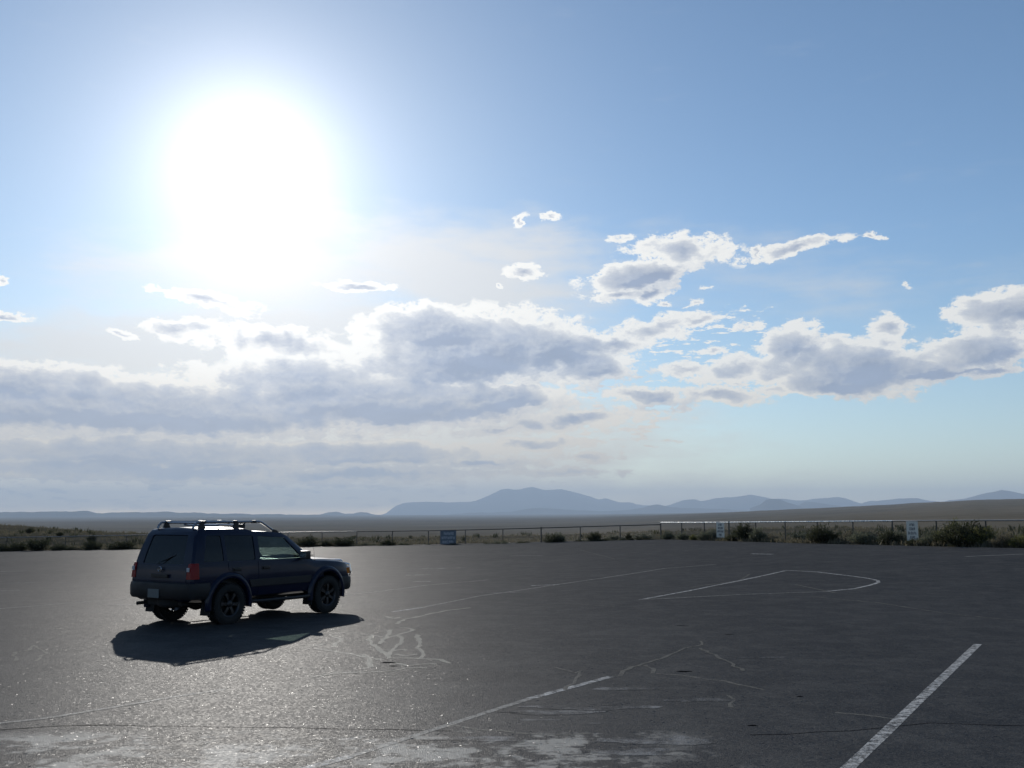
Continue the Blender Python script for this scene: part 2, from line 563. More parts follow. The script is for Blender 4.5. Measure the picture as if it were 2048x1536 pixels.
lot = build_lot()
from mathutils.bvhtree import BVHTree
LOT_BVH = BVHTree.FromPolygons([tuple(v.co) for v in lot.data.vertices], [tuple(p.vertices) for p in lot.data.polygons])
_layer = [0]


def top_z(x, y):
    h = LOT_BVH.ray_cast(Vector((x, y, 20)), Vector((0, 0, -1)))
    return h[0].z if h[0] is not None else float(lot_z(x, y))



def strip(name, pts, width, mat, jag=0.0, taper=False, sub=0.35, dz=None):
    """a painted or poured strip on the asphalt, following pixels of the photograph; width in metres, real thin sheet"""
    P = [hit(*p) if len(p) == 2 else Vector(p) for p in pts]
    Q = [P[0]]
    for a, b in zip(P[:-1], P[1:]):
        k = max(1, int((b - a).length / sub))
        for j in range(1, k + 1):
            q = a.lerp(b, j / k)
            if jag and j < k:
                q = q + Vector((random.gauss(0, jag), random.gauss(0, jag), 0))
            Q.append(q)
    if dz is None:
        _layer[0] = (_layer[0] + 1) % 9
        dz = 0.0010 + 0.00022 * _layer[0]
    vs, fs = [], []
    for i, q in enumerate(Q):
        a = Q[max(0, i - 1)]
        b = Q[min(len(Q) - 1, i + 1)]
        t = (b - a)
        t.z = 0
        t.normalize()
        nrm = Vector((-t.y, t.x, 0))
        w = width * 0.5 * (random.uniform(0.55, 1.35) if jag else random.uniform(.96, 1.04))
        if taper and (i == 0 or i == len(Q) - 1):
            w *= 0.25
        for sgn in (1, -1):
            c = q + nrm * w * sgn
            vs.append((c.x, c.y, top_z(c.x, c.y) + dz))
    for i in range(len(Q) - 1):
        fs.append((2 * i, 2 * i + 1, 2 * i + 3, 2 * i + 2))
    return link(name, mesh_from(name, vs, fs), mat, lot)


def blot(name, px, py, rx, ry, mat, n=22, rough=0.3, dz=None):
    """an irregular flat patch; half sizes in metres"""
    c = hit(px, py)
    if dz is None:
        _layer[0] = (_layer[0] + 1) % 9
        dz = 0.0010 + 0.00022 * _layer[0]
    vs = []
    ph = random.uniform(0, 9)
    for i in range(n):
        a = 2 * math.pi * i / n
        k = 1 + rough * (math.sin(3 * a + ph) * .5 + random.uniform(-.6, .6))
        x, y = c.x + rx * k * math.cos(a), c.y + ry * k * math.sin(a)
        vs.append((x, y, top_z(x, y) + dz))
    return link(name, mesh_from(name, vs, [tuple(range(n))]), mat, lot)


# painted lines
strip('painted_line', [(1956, 1288), (1690, 1542), (1590, 1640)], 0.115, MAT_PAINT)
strip('painted_line', [(1222, 1353), (1060, 1397)], 0.10, MAT_PAINT)
strip('painted_line', [(700, 1513), (600, 1540), (480, 1572)], 0.11, MAT_PAINT)
strip('painted_line', [(1060, 1397), (905, 1447), (700, 1513)], 0.09, MAT_PAINT_WORN)
strip('painted_line', [(1280, 1199.5), (1572, 1141)], 0.105, MAT_PAINT)
strip('painted_line', [(1572, 1140.5), (1635, 1144), (1700, 1151.5), (1738, 1157), (1756, 1161), (1757, 1164.5), (1742, 1170), (1710, 1177), (1655, 1182.5)], 0.11, MAT_PAINT)
strip('painted_line', [(1655, 1183), (1600, 1185), (1480, 1189.5), (1290, 1199)], 0.085, MAT_PAINT_WORN)
strip('painted_line', [(1062, 1171.5), (1117, 1169.5)], 0.14, MAT_PAINT)
strip('painted_line', [(812, 1150.5), (862, 1149.5)], 0.16, MAT_PAINT)
strip('painted_line', [(826, 1163.5), (862, 1163)], 0.13, MAT_PAINT)
strip('painted_line', [(1503, 1107.5), (1546, 1108.5)], 0.22, MAT_PAINT)
strip('painted_line', [(784, 1224), (850, 1214.5)], 0.10, MAT_PAINT)
strip('painted_line', [(-60, 1222), (130, 1207), (262, 1197)], 0.09, MAT_PAINT_WORN)
strip('painted_line', [(686, 1191), (760, 1183), (850, 1171), (975, 1160)], 0.10, MAT_PAINT_WORN)
strip('painted_line', [(850, 1214), (960, 1192), (1110, 1170), (1240, 1151), (1330, 1137), (1432, 1129)], 0.09, MAT_PAINT_WORN)
strip('painted_line', [(-40, 1451), (90, 1437), (250, 1411), (335, 1396), (450, 1379)], 0.085, MAT_PAINT_WORN)
strip('painted_line', [(0, 1143), (50, 1142)], 0.2, MAT_PAINT_WORN)
strip('painted_line', [(0, 1182), (40, 1180)], 0.16, MAT_PAINT_WORN)
strip('painted_line', [(1930, 1113), (2048, 1108)], 0.16, MAT_PAINT_WORN)
strip('painted_line', [(1590, 1169), (1672, 1186)], 0.07, MAT_SEAL_FAINT)
strip('painted_line', [(1020, 1112), (1085, 1111)], 0.18, MAT_PAINT_WORN)
# crack filler
Z6 = lambda pts: [(600 + x / 5.12, 1230 + y / 5.12) for x, y in pts]
CR = [
    Z6([(480, 175), (620, 190), (760, 210), (890, 235), (1000, 205), (1090, 180), (1160, 155), (1110, 135), (1000, 125)]),
    Z6([(935, 150), (905, 200), (895, 235)]), Z6([(730, 210), (718, 265), (760, 320), (830, 370), (900, 410), (920, 445)]),
    Z6([(890, 235), (835, 275), (810, 300)]), Z6([(1000, 210), (1050, 240), (1030, 290), (985, 330), (960, 365), (925, 410)]),
    Z6([(1185, 200), (1225, 250), (1225, 300), (1195, 330), (1250, 370), (1265, 410), (1235, 440)]),
    Z6([(925, 440), (1150, 440), (1440, 455), (1480, 475), (1540, 495)]), Z6([(300, 205), (430, 245), (350, 300), (345, 330)]),
    Z6([(150, 345), (340, 370), (500, 395), (650, 430), (820, 460)]), Z6([(640, 400), (705, 440), (715, 480), (730, 530), (640, 555)]),
    Z6([(0, 345), (130, 320), (260, 290)]), Z6([(100, 640), (330, 600), (520, 590), (700, 590), (920, 575), (1100, 540), (1300, 540)]),
    Z6([(970, 490), (1100, 520), (1250, 505), (1400, 500)]), Z6([(830, 360), (960, 360), (1100, 355)]),
    Z6([(870, 10), (960, 40), (1030, 20)]), Z6([(985, 90), (1060, 50), (1200, 20), (1300, -5), (1500, -45), (1750, -75)]),
    Z6([(480, 175), (300, 205)]), Z6([(850, 390), (800, 330), (760, 300)]), Z6([(980, 400), (1080, 420), (1210, 400)]),
]
for p in CR:
    strip('crack_seal', p, 0.078, MAT_SEAL, jag=0.02, sub=0.16)
for p in ([(1110, 1334), (1150, 1346), (1165, 1340), (1150, 1362), (1130, 1380)], [(1240, 1352), (1262, 1334), (1330, 1314), (1370, 1296), (1403, 1290), (1400, 1282)],
          [(1290, 1330), (1308, 1338), (1306, 1346)], [(1400, 1296), (1450, 1320), (1487, 1342)], [(1300, 1346), (1360, 1350), (1450, 1362), (1530, 1380)],
          [(900, 1449), (960, 1460), (1080, 1468), (1180, 1466)], [(1455, 1390), (1470, 1400), (1462, 1415)], [(24, 1312), (30, 1304), (60, 1300), (66, 1290), (92, 1305), (78, 1318), (70, 1322)],
          [(28, 1312), (32, 1322)], [(1380, 1175), (1480, 1160), (1500, 1148)], [(1640, 1195), (1760, 1206), (1900, 1228), (2048, 1242)], [(1040, 1210), (1140, 1208), (1230, 1214)],
          [(1160, 1100), (1230, 1118), (1290, 1120)], [(1670, 1425), (1730, 1430), (1790, 1438)], [(150, 1300), (210, 1290)], [(420, 1388), (445, 1380), (455, 1374)]):
    strip('crack_seal', p, 0.055, MAT_SEAL_FAINT, jag=0.02, sub=0.18)
# open dark cracks
for p in ([(180, 1450), (420, 1454), (640, 1457), (870, 1462), (900, 1462)], [(1500, 1470), (1700, 1462), (1860, 1446), (2060, 1452)], [(1260, 1150), (1330, 1148), (1400, 1146)],
          [(0, 1460), (120, 1452), (230, 1450)]):
    strip('crack', p, 0.012, MAT_TAR, jag=0.015, sub=0.3)
# tar blots and pale scuffs
for x, y, a, b in ((779, 1325, .12, .05), (787, 1332, .06, .035), (1363, 1251.5, .12, .04), (1368, 1343, .10, .05), (1505, 1451, .05, .03), (1600, 1393, .035, .03), (1458, 1269, .08, .03)):
    blot('tar_blot', x, y, a, b, MAT_TAR)
for x, y, a, b in ((1245, 1378, .38, .10), (1190, 1415, .75, .13), (1110, 1425, .55, .11), (1524, 1315, .32, .06), (1075, 1440, .22, .04), (1188, 1447, .08, .04), (1275, 1504, .4, .12), (1180, 1410, .25, .05), (960, 1478, .5, .1), (1320, 1480, .5, .2), (1400, 1400, .4, .12), (250, 1210, .6, .15), (60, 1165, .9, .3), (1000, 1185, .7, .2), (880, 1137, .9, .4)):
    blot('pale_scuff', x, y, a, b, MAT_CHIP)

# ------------------------------------------------------------------ terrain out to the horizon


LR = np.log([1.0, 50, 84, 200, 500, 1000, 2600, 5000, 9000, 35000, 80000])
ANG_L = [-.030, -.030, -.0292, -.0275, -.0258, -.0240, -.0200, -.0135, -.0080, -.0021, -.0016]     # down the flank to the wide plain
ANG_R = [-.034, -.034, -.0300, -.0225, -.0140, -.0080, .0010, .0085, .0102, .0030, .0015]          # the flank climbs again at the right


def terrain_z(x, y):
    x = np.asarray(x, float)
    y = np.asarray(y, float)
    r = np.hypot(x, y)
    az = np.degrees(np.arctan2(x, y))
    dl = lot_limit(np.clip(x, -4000, 4000), np.clip(y, -4000, 4000))
    zn = lot_z(np.clip(x, -60, 32), np.clip(y, -40, 95))
    wr = np.interp(az, [-180, -120, -4, 4, 10, 17, 24.5, 40, 120, 180], [0.0, 0.0, 0.0, 0.09, 0.30, 0.60, 1.0, 1.25, 0.6, 0.0])
    lr = np.log(np.maximum(r, 1))
    far = CAM_H + r * (np.interp(lr, LR, ANG_L) * (1 - wr) + np.interp(lr, LR, ANG_R) * wr)
    rough = 0.35 + 1.5 * sst(1, 14, az)
    und = fbm(x / 260, y / 260, 4, 3) * np.clip(r * 0.0016, 0, 5) * rough * sst(90, 300, r)
    und = und + fbm(x / 60, y / 60, 3, 9) * 0.35 * sst(90, 160, r) * rough
    und = und + fbm(x / 2600, y / 2600, 4, 21) * np.clip(r * .0012, 0, 14) * sst(900, 4000, r) * (0.4 + 0.6 * rough)
    near = zn - 0.03 - 0.012 * np.clip(dl, 0, 60) + fbm(x / 7, y / 7, 3, 5) * 0.10 * sst(0.6, 4, dl)
    w = sst(95, 240, r)
    z = near * (1 - w) + far * w + und
    # the low hillock behind the left end of the fence
    hx, hy = x + 82.0, y - 150.0
    z = z + 2.9 * np.exp(-(hx / 24) ** 2 - (hy / 34) ** 2) * sst(3, 20, dl) + 1.3 * np.exp(-((x + 50) / 20) ** 2 - ((y - 116) / 18) ** 2) * sst(2, 12, dl)
    z = np.where(dl < 0.25, zn - 0.03 - 0.30 * sst(0.25, -2.5, dl), z)
    return z


def build_terrain():
    az = np.concatenate([np.arange(-180, -70, 5.0), np.arange(-70, -32, 1.5), np.arange(-32, 32, 0.28), np.arange(32, 70, 1.5), np.arange(70, 180, 5.0)])
    rr = [0.0]
    r = 6.0
    while r < 30:
        rr.append(r)
        r += 4
    while r < 110:
        rr.append(r)
        r += 0.9
    while r < 72000:
        rr.append(r)
        r *= 1.028
    rr = np.array(rr)
    A, RR = np.meshgrid(np.radians(az), rr)
    X, Y = RR * np.sin(A), RR * np.cos(A)
    Z = terrain_z(X, Y)
    nr, na = X.shape
    V = np.stack([X, Y, Z], -1).reshape(-1, 3)
    i, j = np.meshgrid(np.arange(nr - 1), np.arange(na), indexing='ij')
    j2 = (j + 1) % na
    Fq = np.stack([i * na + j, i * na + j2, (i + 1) * na + j2, (i + 1) * na + j], -1).reshape(-1, 4)
    me = bpy.data.meshes.new('terrain')
    me.vertices.add(len(V))
    me.vertices.foreach_set('co', V.ravel())
    me.loops.add(len(Fq) * 4)
    me.loops.foreach_set('vertex_index', Fq[:, ::-1].ravel())
    me.polygons.add(len(Fq))
    me.polygons.foreach_set('loop_start', np.arange(len(Fq)) * 4)
    me.polygons.foreach_set('use_smooth', np.ones(len(Fq), bool))
    me.update()
    me.validate()
    mt, g, b = new_mat('dry_plain')
    tc = g.N.new('ShaderNodeTexCoord').outputs['Object']
    n0 = g.noise(tc, 0.0012, 6, 0.6)
    n1 = g.noise(tc, 0.02, 6, 0.62)
    n2 = g.noise(tc, 0.6, 6, 0.65)
    n3 = g.noise(tc, 0.16, 4, 0.6)
    c = g.mix(g.rng(n0, 0.35, 0.65), (0.086, 0.077, 0.058), (0.115, 0.100, 0.074))
    c = g.mix(g.rng(n1, 0.40, 0.68, 0, .7), c, (0.056, 0.055, 0.038))
    c = g.mix(g.rng(n3, 0.50, 0.64, 0, .55), c, (0.040, 0.040, 0.026))
    c = g.mix(g.rng(n2, 0.45, 0.7, 0, .6), c, (0.120, 0.104, 0.076))
    # open dry grassland takes over from the scrub as the flank runs out
    rad = g.vm('LENGTH', g.vm('MULTIPLY', tc, (1, 1, 0)))
    pale = g.mix(g.rng(n0, 0.35, 0.65), (0.135, 0.118, 0.090), (0.19, 0.162, 0.12))
    pale = g.mix(g.rng(n1, 0.45, 0.7, 0, .45), pale, (0.085, 0.078, 0.058))
    c = g.mix(g.rng(rad, 130.0, 550.0, 0, 0.92), c, pale)
    g.L.new(c, b.inputs['Base Color'])
    b.inputs['Roughness'].default_value = 0.95
    b.inputs['Specular IOR Level'].default_value = 0.0
    bp = g.N.new('ShaderNodeBump')
    bp.inputs['Strength'].default_value = 0.6
    bp.inputs['Distance'].default_value = 0.15
    g.L.new(n2, bp.inputs['Height'])
    g.L.new(bp.outputs[0], b.inputs['Normal'])
    o = link('terrain', me, mt)
    return tag(o, kind='structure')


terrain = build_terrain()

# ------------------------------------------------------------------ far hills
MAT_HILL, g_, b_ = new_mat('far_hill')
_tc = g_.N.new('ShaderNodeTexCoord').outputs['Object']
_c = g_.mix(g_.rng(g_.noise(_tc, 0.0006, 7, 0.62), 0.4, 0.65), (0.060, 0.058, 0.046), (0.115, 0.10, 0.078))
g_.L.new(_c, b_.inputs['Base Color'])
b_.inputs['Roughness'].default_value = 1.0
b_.inputs['Specular IOR Level'].default_value = 0.0


def hill(name, prof, dist, depth, label, flat=1.25, step=4.0, seed=1, spur=0.22, rows=17):
    xs = np.arange(prof[0][0], prof[-1][0] + step, step)
    ys = np.interp(xs, [p[0] for p in prof], [p[1] for p in prof])
    ys = ys + nz2(xs / 13.0, xs * 0, seed) * 0.7 + nz2(xs / 33.0, xs * 0, seed + 4) * 0.9
    vs, fs = [], []
    ks = np.linspace(-1, 1, rows)
    n = len(xs)
    RV = np.array([tuple(ray(px, py)) for px, py in zip(xs, ys)])
    h = np.hypot(RV[:, 0], RV[:, 1])
    K = ks[:, None]
    D = dist + depth * K
    X, Y = RV[None, :, 0] / h * D, RV[None, :, 1] / h * D
    top = CAM_H + dist * RV[None, :, 2] / h
    base = terrain_z(X, Y) - 60
    f = np.maximum(0, 1 - np.abs(K) ** flat)
    rough = fbm(X / (depth * .35), Y / (depth * .35), 4, seed) * spur * f * np.abs(K) ** .5 * 1.6
    vs = np.stack([X, Y, base + np.maximum(0, (top - base) * (f + rough))], -1).reshape(-1, 3).tolist()
    for ki in range(rows - 1):
        for i in range(n - 1):
            a = ki * n + i
            fs.append((a, a + 1, a + n + 1, a + n))
    o = link(name, mesh_from(name, vs, fs, True), MAT_HILL)
    return tag(o, label, kind='structure')


hill('mesa', [(-900, 1024), (-500, 1020), (-200, 1024), (0, 1025), (80, 1023), (175, 1022.5), (192, 1026), (280, 1024.5), (370, 1024.5), (420, 1027), (560, 1028.5), (640, 1030), (660, 1030.5)], 34000, 3500, 'long flat blue mesa along the horizon', flat=3, seed=2)
hill('butte', [(622, 1031), (640, 1028.5), (655, 1024.5), (672, 1024), (690, 1028), (706, 1028), (720, 1023.5), (734, 1024), (748, 1028.5), (770, 1031)], 41000, 1500, 'pair of small blue buttes on the horizon', seed=5)
hill('mountain', [(745, 1032), (772, 1026), (790, 1014), (806, 1006), (830, 1003.5), (880, 1005), (948, 1003), (975, 992), (1002, 979), (1016, 977), (1030, 979.5), (1048, 977), (1066, 974), (1085, 979), (1104, 980), (1124, 980), (1145, 984), (1170, 990), (1198, 998), (1214, 997.5), (1240, 1004.5), (1260, 1005), (1290, 1010), (1330, 1014), (1380, 1020), (1420, 1024)], 62000, 6500, 'broad pale blue mountain massif rising above the plain', seed=8, spur=.3)
hill('foothill', [(880, 1031), (940, 1026), (1010, 1024), (1060, 1017), (1090, 1015.5), (1130, 1018), (1200, 1022), (1260, 1020), (1300, 1011), (1318, 1010), (1345, 1015), (1400, 1017), (1480, 1020), (1500, 1021)], 44000, 2200, 'low blue foothills below the massif', seed=11)
hill('mountain', [(1300, 1022), (1345, 1008), (1366, 1001), (1390, 999), (1402, 1002.5), (1430, 996.5), (1462, 995), (1485, 990.5), (1500, 988), (1522, 993), (1545, 997.5), (1575, 997.5), (1600, 1000.5), (1640, 996), (1676, 994.5), (1700, 1000), (1722, 1006), (1760, 1013), (1800, 1016)], 56000, 4500, 'ragged pale blue range right of the massif', seed=14, spur=.3)
hill('cinder_cone', [(1500, 1017), (1520, 1008), (1532, 999), (1545, 997), (1560, 998.5), (1576, 1006), (1600, 1012), (1612, 1015)], 38000, 1200, 'small dark blue cinder cone in front of the ragged range', seed=17)
hill('foothill', [(1590, 1013), (1611, 1003), (1630, 1004), (1650, 1007), (1680, 1012)], 43000, 1200, 'low blue knoll beside the dark cone', seed=18)
hill('mountain', [(1700, 1013), (1738, 1003), (1776, 1000), (1800, 997.5), (1836, 996.5), (1862, 1001.5), (1885, 1005), (1920, 1010)], 50000, 3000, 'short blue ridge between the range and the dome', seed=19, spur=.3)
hill('mountain', [(1860, 1012), (1900, 1001), (1930, 997), (1955, 989), (1982, 985), (2003, 979), (2018, 981), (2048, 988), (2090, 996), (2150, 1000), (2230, 992), (2330, 988), (2450, 1000), (2600, 1005)], 47000, 3800, 'rounded blue dome mountain at the end of the horizon', seed=23, spur=.3)

# ------------------------------------------------------------------ mesh tools
def add_box(bm, c, s, rot=None):
    r = bmesh.ops.create_cube(bm, size=1.0)
    M = Matrix.Translation(Vector(c)) @ (rot.to_4x4() if rot is not None else Matrix()) @ Matrix.Diagonal((*s, 1))
    bmesh.ops.transform(bm, matrix=M, verts=r['verts'])
    return r['verts']


def add_tube(bm, pts, rad, seg=8, closed=False, cap=True):
    pts = [Vector(p) for p in pts]
    n = len(pts)
    rings = []
    up0 = None
    for i, p in enumerate(pts):
        a = pts[i - 1] if (i > 0 or closed) else pts[i]
        b = pts[(i + 1) % n] if (i < n - 1 or closed) else pts[i]
        t = (b - a).normalized()
        if up0 is None:
            up0 = t.orthogonal().normalized()
        else:
            up0 = (up0 - t * up0.dot(t)).normalized()
        w = t.cross(up0)
        rr = rad[i] if isinstance(rad, (list, tuple)) else rad
        rings.append([bm.verts.new(p + (up0 * math.cos(2 * math.pi * k / seg) + w * math.sin(2 * math.pi * k / seg)) * rr) for k in range(seg)])
    for i in range(n - 1 + (1 if closed else 0)):
        A, B = rings[i], rings[(i + 1) % n]
        for k in range(seg):
            bm.faces.new((A[k], A[(k + 1) % seg], B[(k + 1) % seg], B[k]))
    if cap and not closed:
        bm.faces.new(rings[0][::-1])
        bm.faces.new(rings[-1])


def add_lathe(bm, prof, seg=32, axis='y', center=(0, 0, 0), closed=False):
    """prof: (radius, along-axis) pairs"""
    rings = []
    for (r, a) in prof:
        ring = []
        for k in range(seg):
            t = 2 * math.pi * k / seg
            if axis == 'y':
                p = Vector((r * math.cos(t), a, r * math.sin(t)))
            elif axis == 'x':
                p = Vector((a, r * math.cos(t), r * math.sin(t)))
            else:
                p = Vector((r * math.cos(t), r * math.sin(t), a))
            ring.append(bm.verts.new(p + Vector(center)))
        rings.append(ring)
    m_ = len(rings)
    for i in range(m_ if closed else m_ - 1):
        A, B = rings[i], rings[(i + 1) % m_]
        for k in range(seg):
            bm.faces.new((A[k], A[(k + 1) % seg], B[(k + 1) % seg], B[k]))
    if not closed:
        for ring, rv in ((rings[0], True), (rings[-1], False)):
            bm.faces.new(ring[::-1] if rv else ring)


def add_prism(bm, poly, axis, a, b):
    """polygon (list of 2-tuples) extruded along an axis: 'y' takes (x, z), 'x' takes (y, z), 'z' takes (x, y)"""
    def P(q, t):
        return {'y': (q[0], t, q[1]), 'x': (t, q[0], q[1]), 'z': (q[0], q[1], t)}[axis]
    A = [bm.verts.new(P(q, a)) for q in poly]
    B = [bm.verts.new(P(q, b)) for q in poly]
    n = len(poly)
    bm.faces.new(A)
    bm.faces.new(B[::-1])
    for i in range(n):
        bm.faces.new((A[i], B[i], B[(i + 1) % n], A[(i + 1) % n]))


def finish(bm, name, mat, parent=None, smooth=False, bevel=0.0, angle=35):
    bmesh.ops.recalc_face_normals(bm, faces=bm.faces[:])
    if bevel:
        ed = [e for e in bm.edges if len(e.link_faces) == 2 and e.calc_face_angle(0) > R(angle)]
        bmesh.ops.bevel(bm, geom=ed, offset=bevel, segments=2, profile=0.6, affect='EDGES', clamp_overlap=True)
    me = bpy.data.meshes.new(name)
    bm.to_mesh(me)
    bm.free()
    if smooth:
        me.polygons.foreach_set('use_smooth', [True] * len(me.polygons))
        try:
            me.set_sharp_from_angle(angle=R(angle))
        except Exception:
            pass
    return link(name, me, mat, parent)


def gz(x, y):
    return float(terrain_z(np.float64(x), np.float64(y)))


# ------------------------------------------------------------------ chain link fence
MAT_GALV = simple('galvanised_steel', (0.60, 0.60, 0.58), 0.27, metal=1.0, var=0.12, vscale=6)
MAT_POST = simple('weathered_post_steel', (0.075, 0.073, 0.07), 0.6, metal=0.3, var=0.2, vscale=9)
MAT_GLINT_FADE = simple('rail_glint_fade_steel', (0.22, 0.22, 0.215), 0.45, metal=0.8, var=0.15, vscale=6)  # duller than the galvanised rail: the fading sun glint is put into the colour
MAT_WIRE = simple('fence_wire', (0.20, 0.20, 0.195), 0.5, metal=0.7)
FH = 1.20                                            # fence height
c_ = hit(1312, 1078.5)
CORNER = Vector((c_.x + .5, c_.y + 0.9))
_l = hit(270, 1098.5)
LEFT_DIR = (Vector((_l.x, _l.y + 1.2)) - CORNER).normalized()
_r = hit(2000, 1094.5)
RIGHT_DIR = (Vector((_r.x + 1.2, _r.y)) - CORNER).normalized()
POST_GAP = 3.05


def fence_run(name, label, start, d, count, rail_mat, skip_first):
    root = empty(name, (start.x, start.y, gz(start.x, start.y)))
    tag(root, label, 'fence')
    org = Vector((start.x, start.y, gz(start.x, start.y)))
    tops = []
    posts = [start + d * (POST_GAP * k) for k in range(count)]
    base = [gz(p.x, p.y) for p in posts]
    # the rail runs straight over small dips
    sm = np.convolve(np.pad(base, 3, mode='edge'), np.ones(7) / 7, mode='valid')
    for k, (p, zb, zs) in enumerate(zip(posts, base, sm)):
        tops.append(Vector((p.x, p.y, zs + FH)))
        if k == 0 and skip_first:
            continue
        bm = bmesh.new()
        big = (k == 0) or (k % 8 == 3)
        rad = 0.046 if big else 0.034
        add_tube(bm, [(0, 0, zb - 0.3 - org.z), (0, 0, zs + FH - org.z + (0.04 if big else -0.01))], rad, 8)
        if big:
            add_lathe(bm, [(0.046, zs + FH + .04 - org.z), (0.046, zs + FH + .055 - org.z), (0.03, zs + FH + .08 - org.z), (0.004, zs + FH + .09 - org.z)], 8, 'z')
        o = finish(bm, 'post', MAT_POST, root, smooth=True)
        o.location = (p.x - org.x, p.y - org.y, 0)
    for k, (a, b) in enumerate(zip(tops[:-1], tops[1:])):
        bm = bmesh.new()
        add_tube(bm, [a - org, b - org], 0.036, 14)
        finish(bm, 'top_rail', rail_mat if k < 8 else MAT_GLINT_FADE, root, smooth=True)  # side fence: later spans carry the glint's fade as darker colour
    # woven wire: two families of slanted strands
    vs, fs = [], []
    L = POST_GAP * (count - 1)
    T = np.array([list(t) for t in tops])
    st = np.arange(count) * POST_GAP
    side = Vector((-d.y, d.x)) * 0.03

    def pt(s, h):
        s = min(max(s, 0), L)
        x, y, z = (np.interp(s, st, T[:, i]) for i in range(3))
        return Vector((x - org.x + side.x, y - org.y + side.y, z - FH + h - org.z))
    w = 0.0016
    step = 0.075
    H0, H1 = 0.04, FH - 0.02
    k = 0
    s = -1.2
    while s < L:
        for sg in (1, -1):
            sa, sb = (s, s + (H1 - H0)) if sg == 1 else (s + (H1 - H0), s)
            if max(sa, sb) > L or min(sa, sb) < 0:
                continue
            a, b = pt(sa, H0), pt(sb, H1)
            t = (b - a).normalized()
            u = Vector((side.x, side.y, 0)).normalized()
            v = t.cross(u)
            i0 = len(vs)
            for q in (a, b):
                for c in (u, -u * .5 + v * .87, -u * .5 - v * .87):
                    vs.append(tuple(q + c * w))
            fs += [(i0, i0 + 1, i0 + 4, i0 + 3), (i0 + 1, i0 + 2, i0 + 5, i0 + 4), (i0 + 2, i0, i0 + 3, i0 + 5)]
        s += step
    o = link('chain_link_mesh', mesh_from('chain_link_mesh', vs, fs), MAT_WIRE, root)
    o['kind'] = 'stuff'
    return root, tops


FENCE_A, TOPS_A = fence_run('chain_link_fence', 'dull grey chain link fence along the far edge of the lot', CORNER, LEFT_DIR, 22, MAT_POST, False)
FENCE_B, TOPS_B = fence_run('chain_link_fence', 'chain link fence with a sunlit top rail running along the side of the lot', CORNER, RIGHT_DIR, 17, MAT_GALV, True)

# ------------------------------------------------------------------ notice boards on the fence
MAT_BOARD = simple('white_board_enamel', (0.66, 0.63, 0.55), 0.55, var=0.08, vscale=5)
MAT_BOARD_BLUE = simple('faded_blue_board', (0.12, 0.138, 0.165), 0.5, var=0.15, vscale=4)
MAT_INK = simple('navy_ink', (0.012, 0.016, 0.035), 0.6)
MAT_INK_PALE = simple('pale_lettering', (0.40, 0.42, 0.45), 0.6)


def sign(label, px, run, d, w, h, drop, board, ink, rows, seed):
    """board fixed to the fence where the line of sight at pixel px crosses it; rows: relative widths of the illegible lines of lettering"""
    v = ray(px, 1050)
    v2 = Vector((v.x, v.y))
    # crossing of sight line and fence line
    det = v2.x * (-d.y) - v2.y * (-d.x)
    t = (CORNER.x * (-d.y) - CORNER.y * (-d.x)) / det
    p = v2 * t
    out = Vector((-p.x, -p.y))
    nrm = Vector((d.y, -d.x))
    if nrm.dot(out) < 0:
        nrm = -nrm
    s = (p - CORNER).dot(d)
    zt = np.interp(s, np.arange(len(run)) * POST_GAP, [q.z for q in run])
    p = p + nrm * 0.06
    rz = math.atan2(nrm.x, -nrm.y)
    root = empty('notice_board', (p.x, p.y, zt - drop - h))
    root.rotation_euler = (R(0), 0, math.atan2(nrm.y, nrm.x) + math.pi / 2)
    tag(root, label, 'sign')
    bm = bmesh.new()
    add_box(bm, (0, 0, h / 2), (w, 0.012, h))
    bd = finish(bm, 'board', board, root, bevel=0.003)
    # metal edging
    for nm, c, sz in (('edge_strip', (0, 0.008, h - .02), (w * .98, 0.02, 0.03)), ('edge_strip', (0, 0.008, .02), (w * .98, 0.02, 0.03))):
        bm = bmesh.new()
        add_box(bm, c, sz)
        finish(bm, nm, MAT_POST, root)
    for sx in (-1, 1):
        bm = bmesh.new()
        add_tube(bm, [(sx * w * .32, 0.0, h - .05), (sx * w * .32, 0.075, h + drop - .01)], 0.006, 6)
        finish(bm, 'tie_wire', MAT_POST, root)
    rnd = random.Random(seed)
    n = len(rows)
    rh = h * 0.86 / n
    for i, rw in enumerate(rows):
        zc = h * 0.93 - rh * (i + 0.5)
        # word-like row of upright strokes and bars, too weathered to read
        bm = bmesh.new()
        x = -w * rw / 2
        ch = rh * 0.62
        while x < w * rw / 2 - 0.02:
            cw = ch * rnd.uniform(0.45, 0.7)
            add_box(bm, (x + cw * .14, -0.0075, zc), (cw * .26, 0.003, ch))
            if rnd.random() < .7:
                add_box(bm, (x + cw * .80, -0.0078, zc), (cw * .24, 0.003, ch))
            for zz in rnd.sample((-.42, 0.02, .42), 2):
                add_box(bm, (x + cw * .47, -0.0083, zc + ch * zz), (cw * .8, 0.003, ch * .2))
            x += cw * 1.28
        finish(bm, 'lettering_row', ink, bd)
    return root


sign('tall white notice board with four dark rows beside the big shrub on the side fence', 1826, TOPS_B, RIGHT_DIR, 0.80, 0.98, 0.02, MAT_BOARD, MAT_INK, (.42, .5, .74, .4), 1)
sign('narrow white notice board wired to the side fence near the fence corner', 1442, TOPS_B, RIGHT_DIR, 0.95, 1.02, -0.02, MAT_BOARD, MAT_INK, (.45, .6, .78, .4), 2)
sign('dark blue notice board with faded lettering on the far fence', 897, TOPS_A, LEFT_DIR, 1.32, 1.12, 0.02, MAT_BOARD_BLUE, MAT_INK_PALE, (.55, .8, .7), 3)

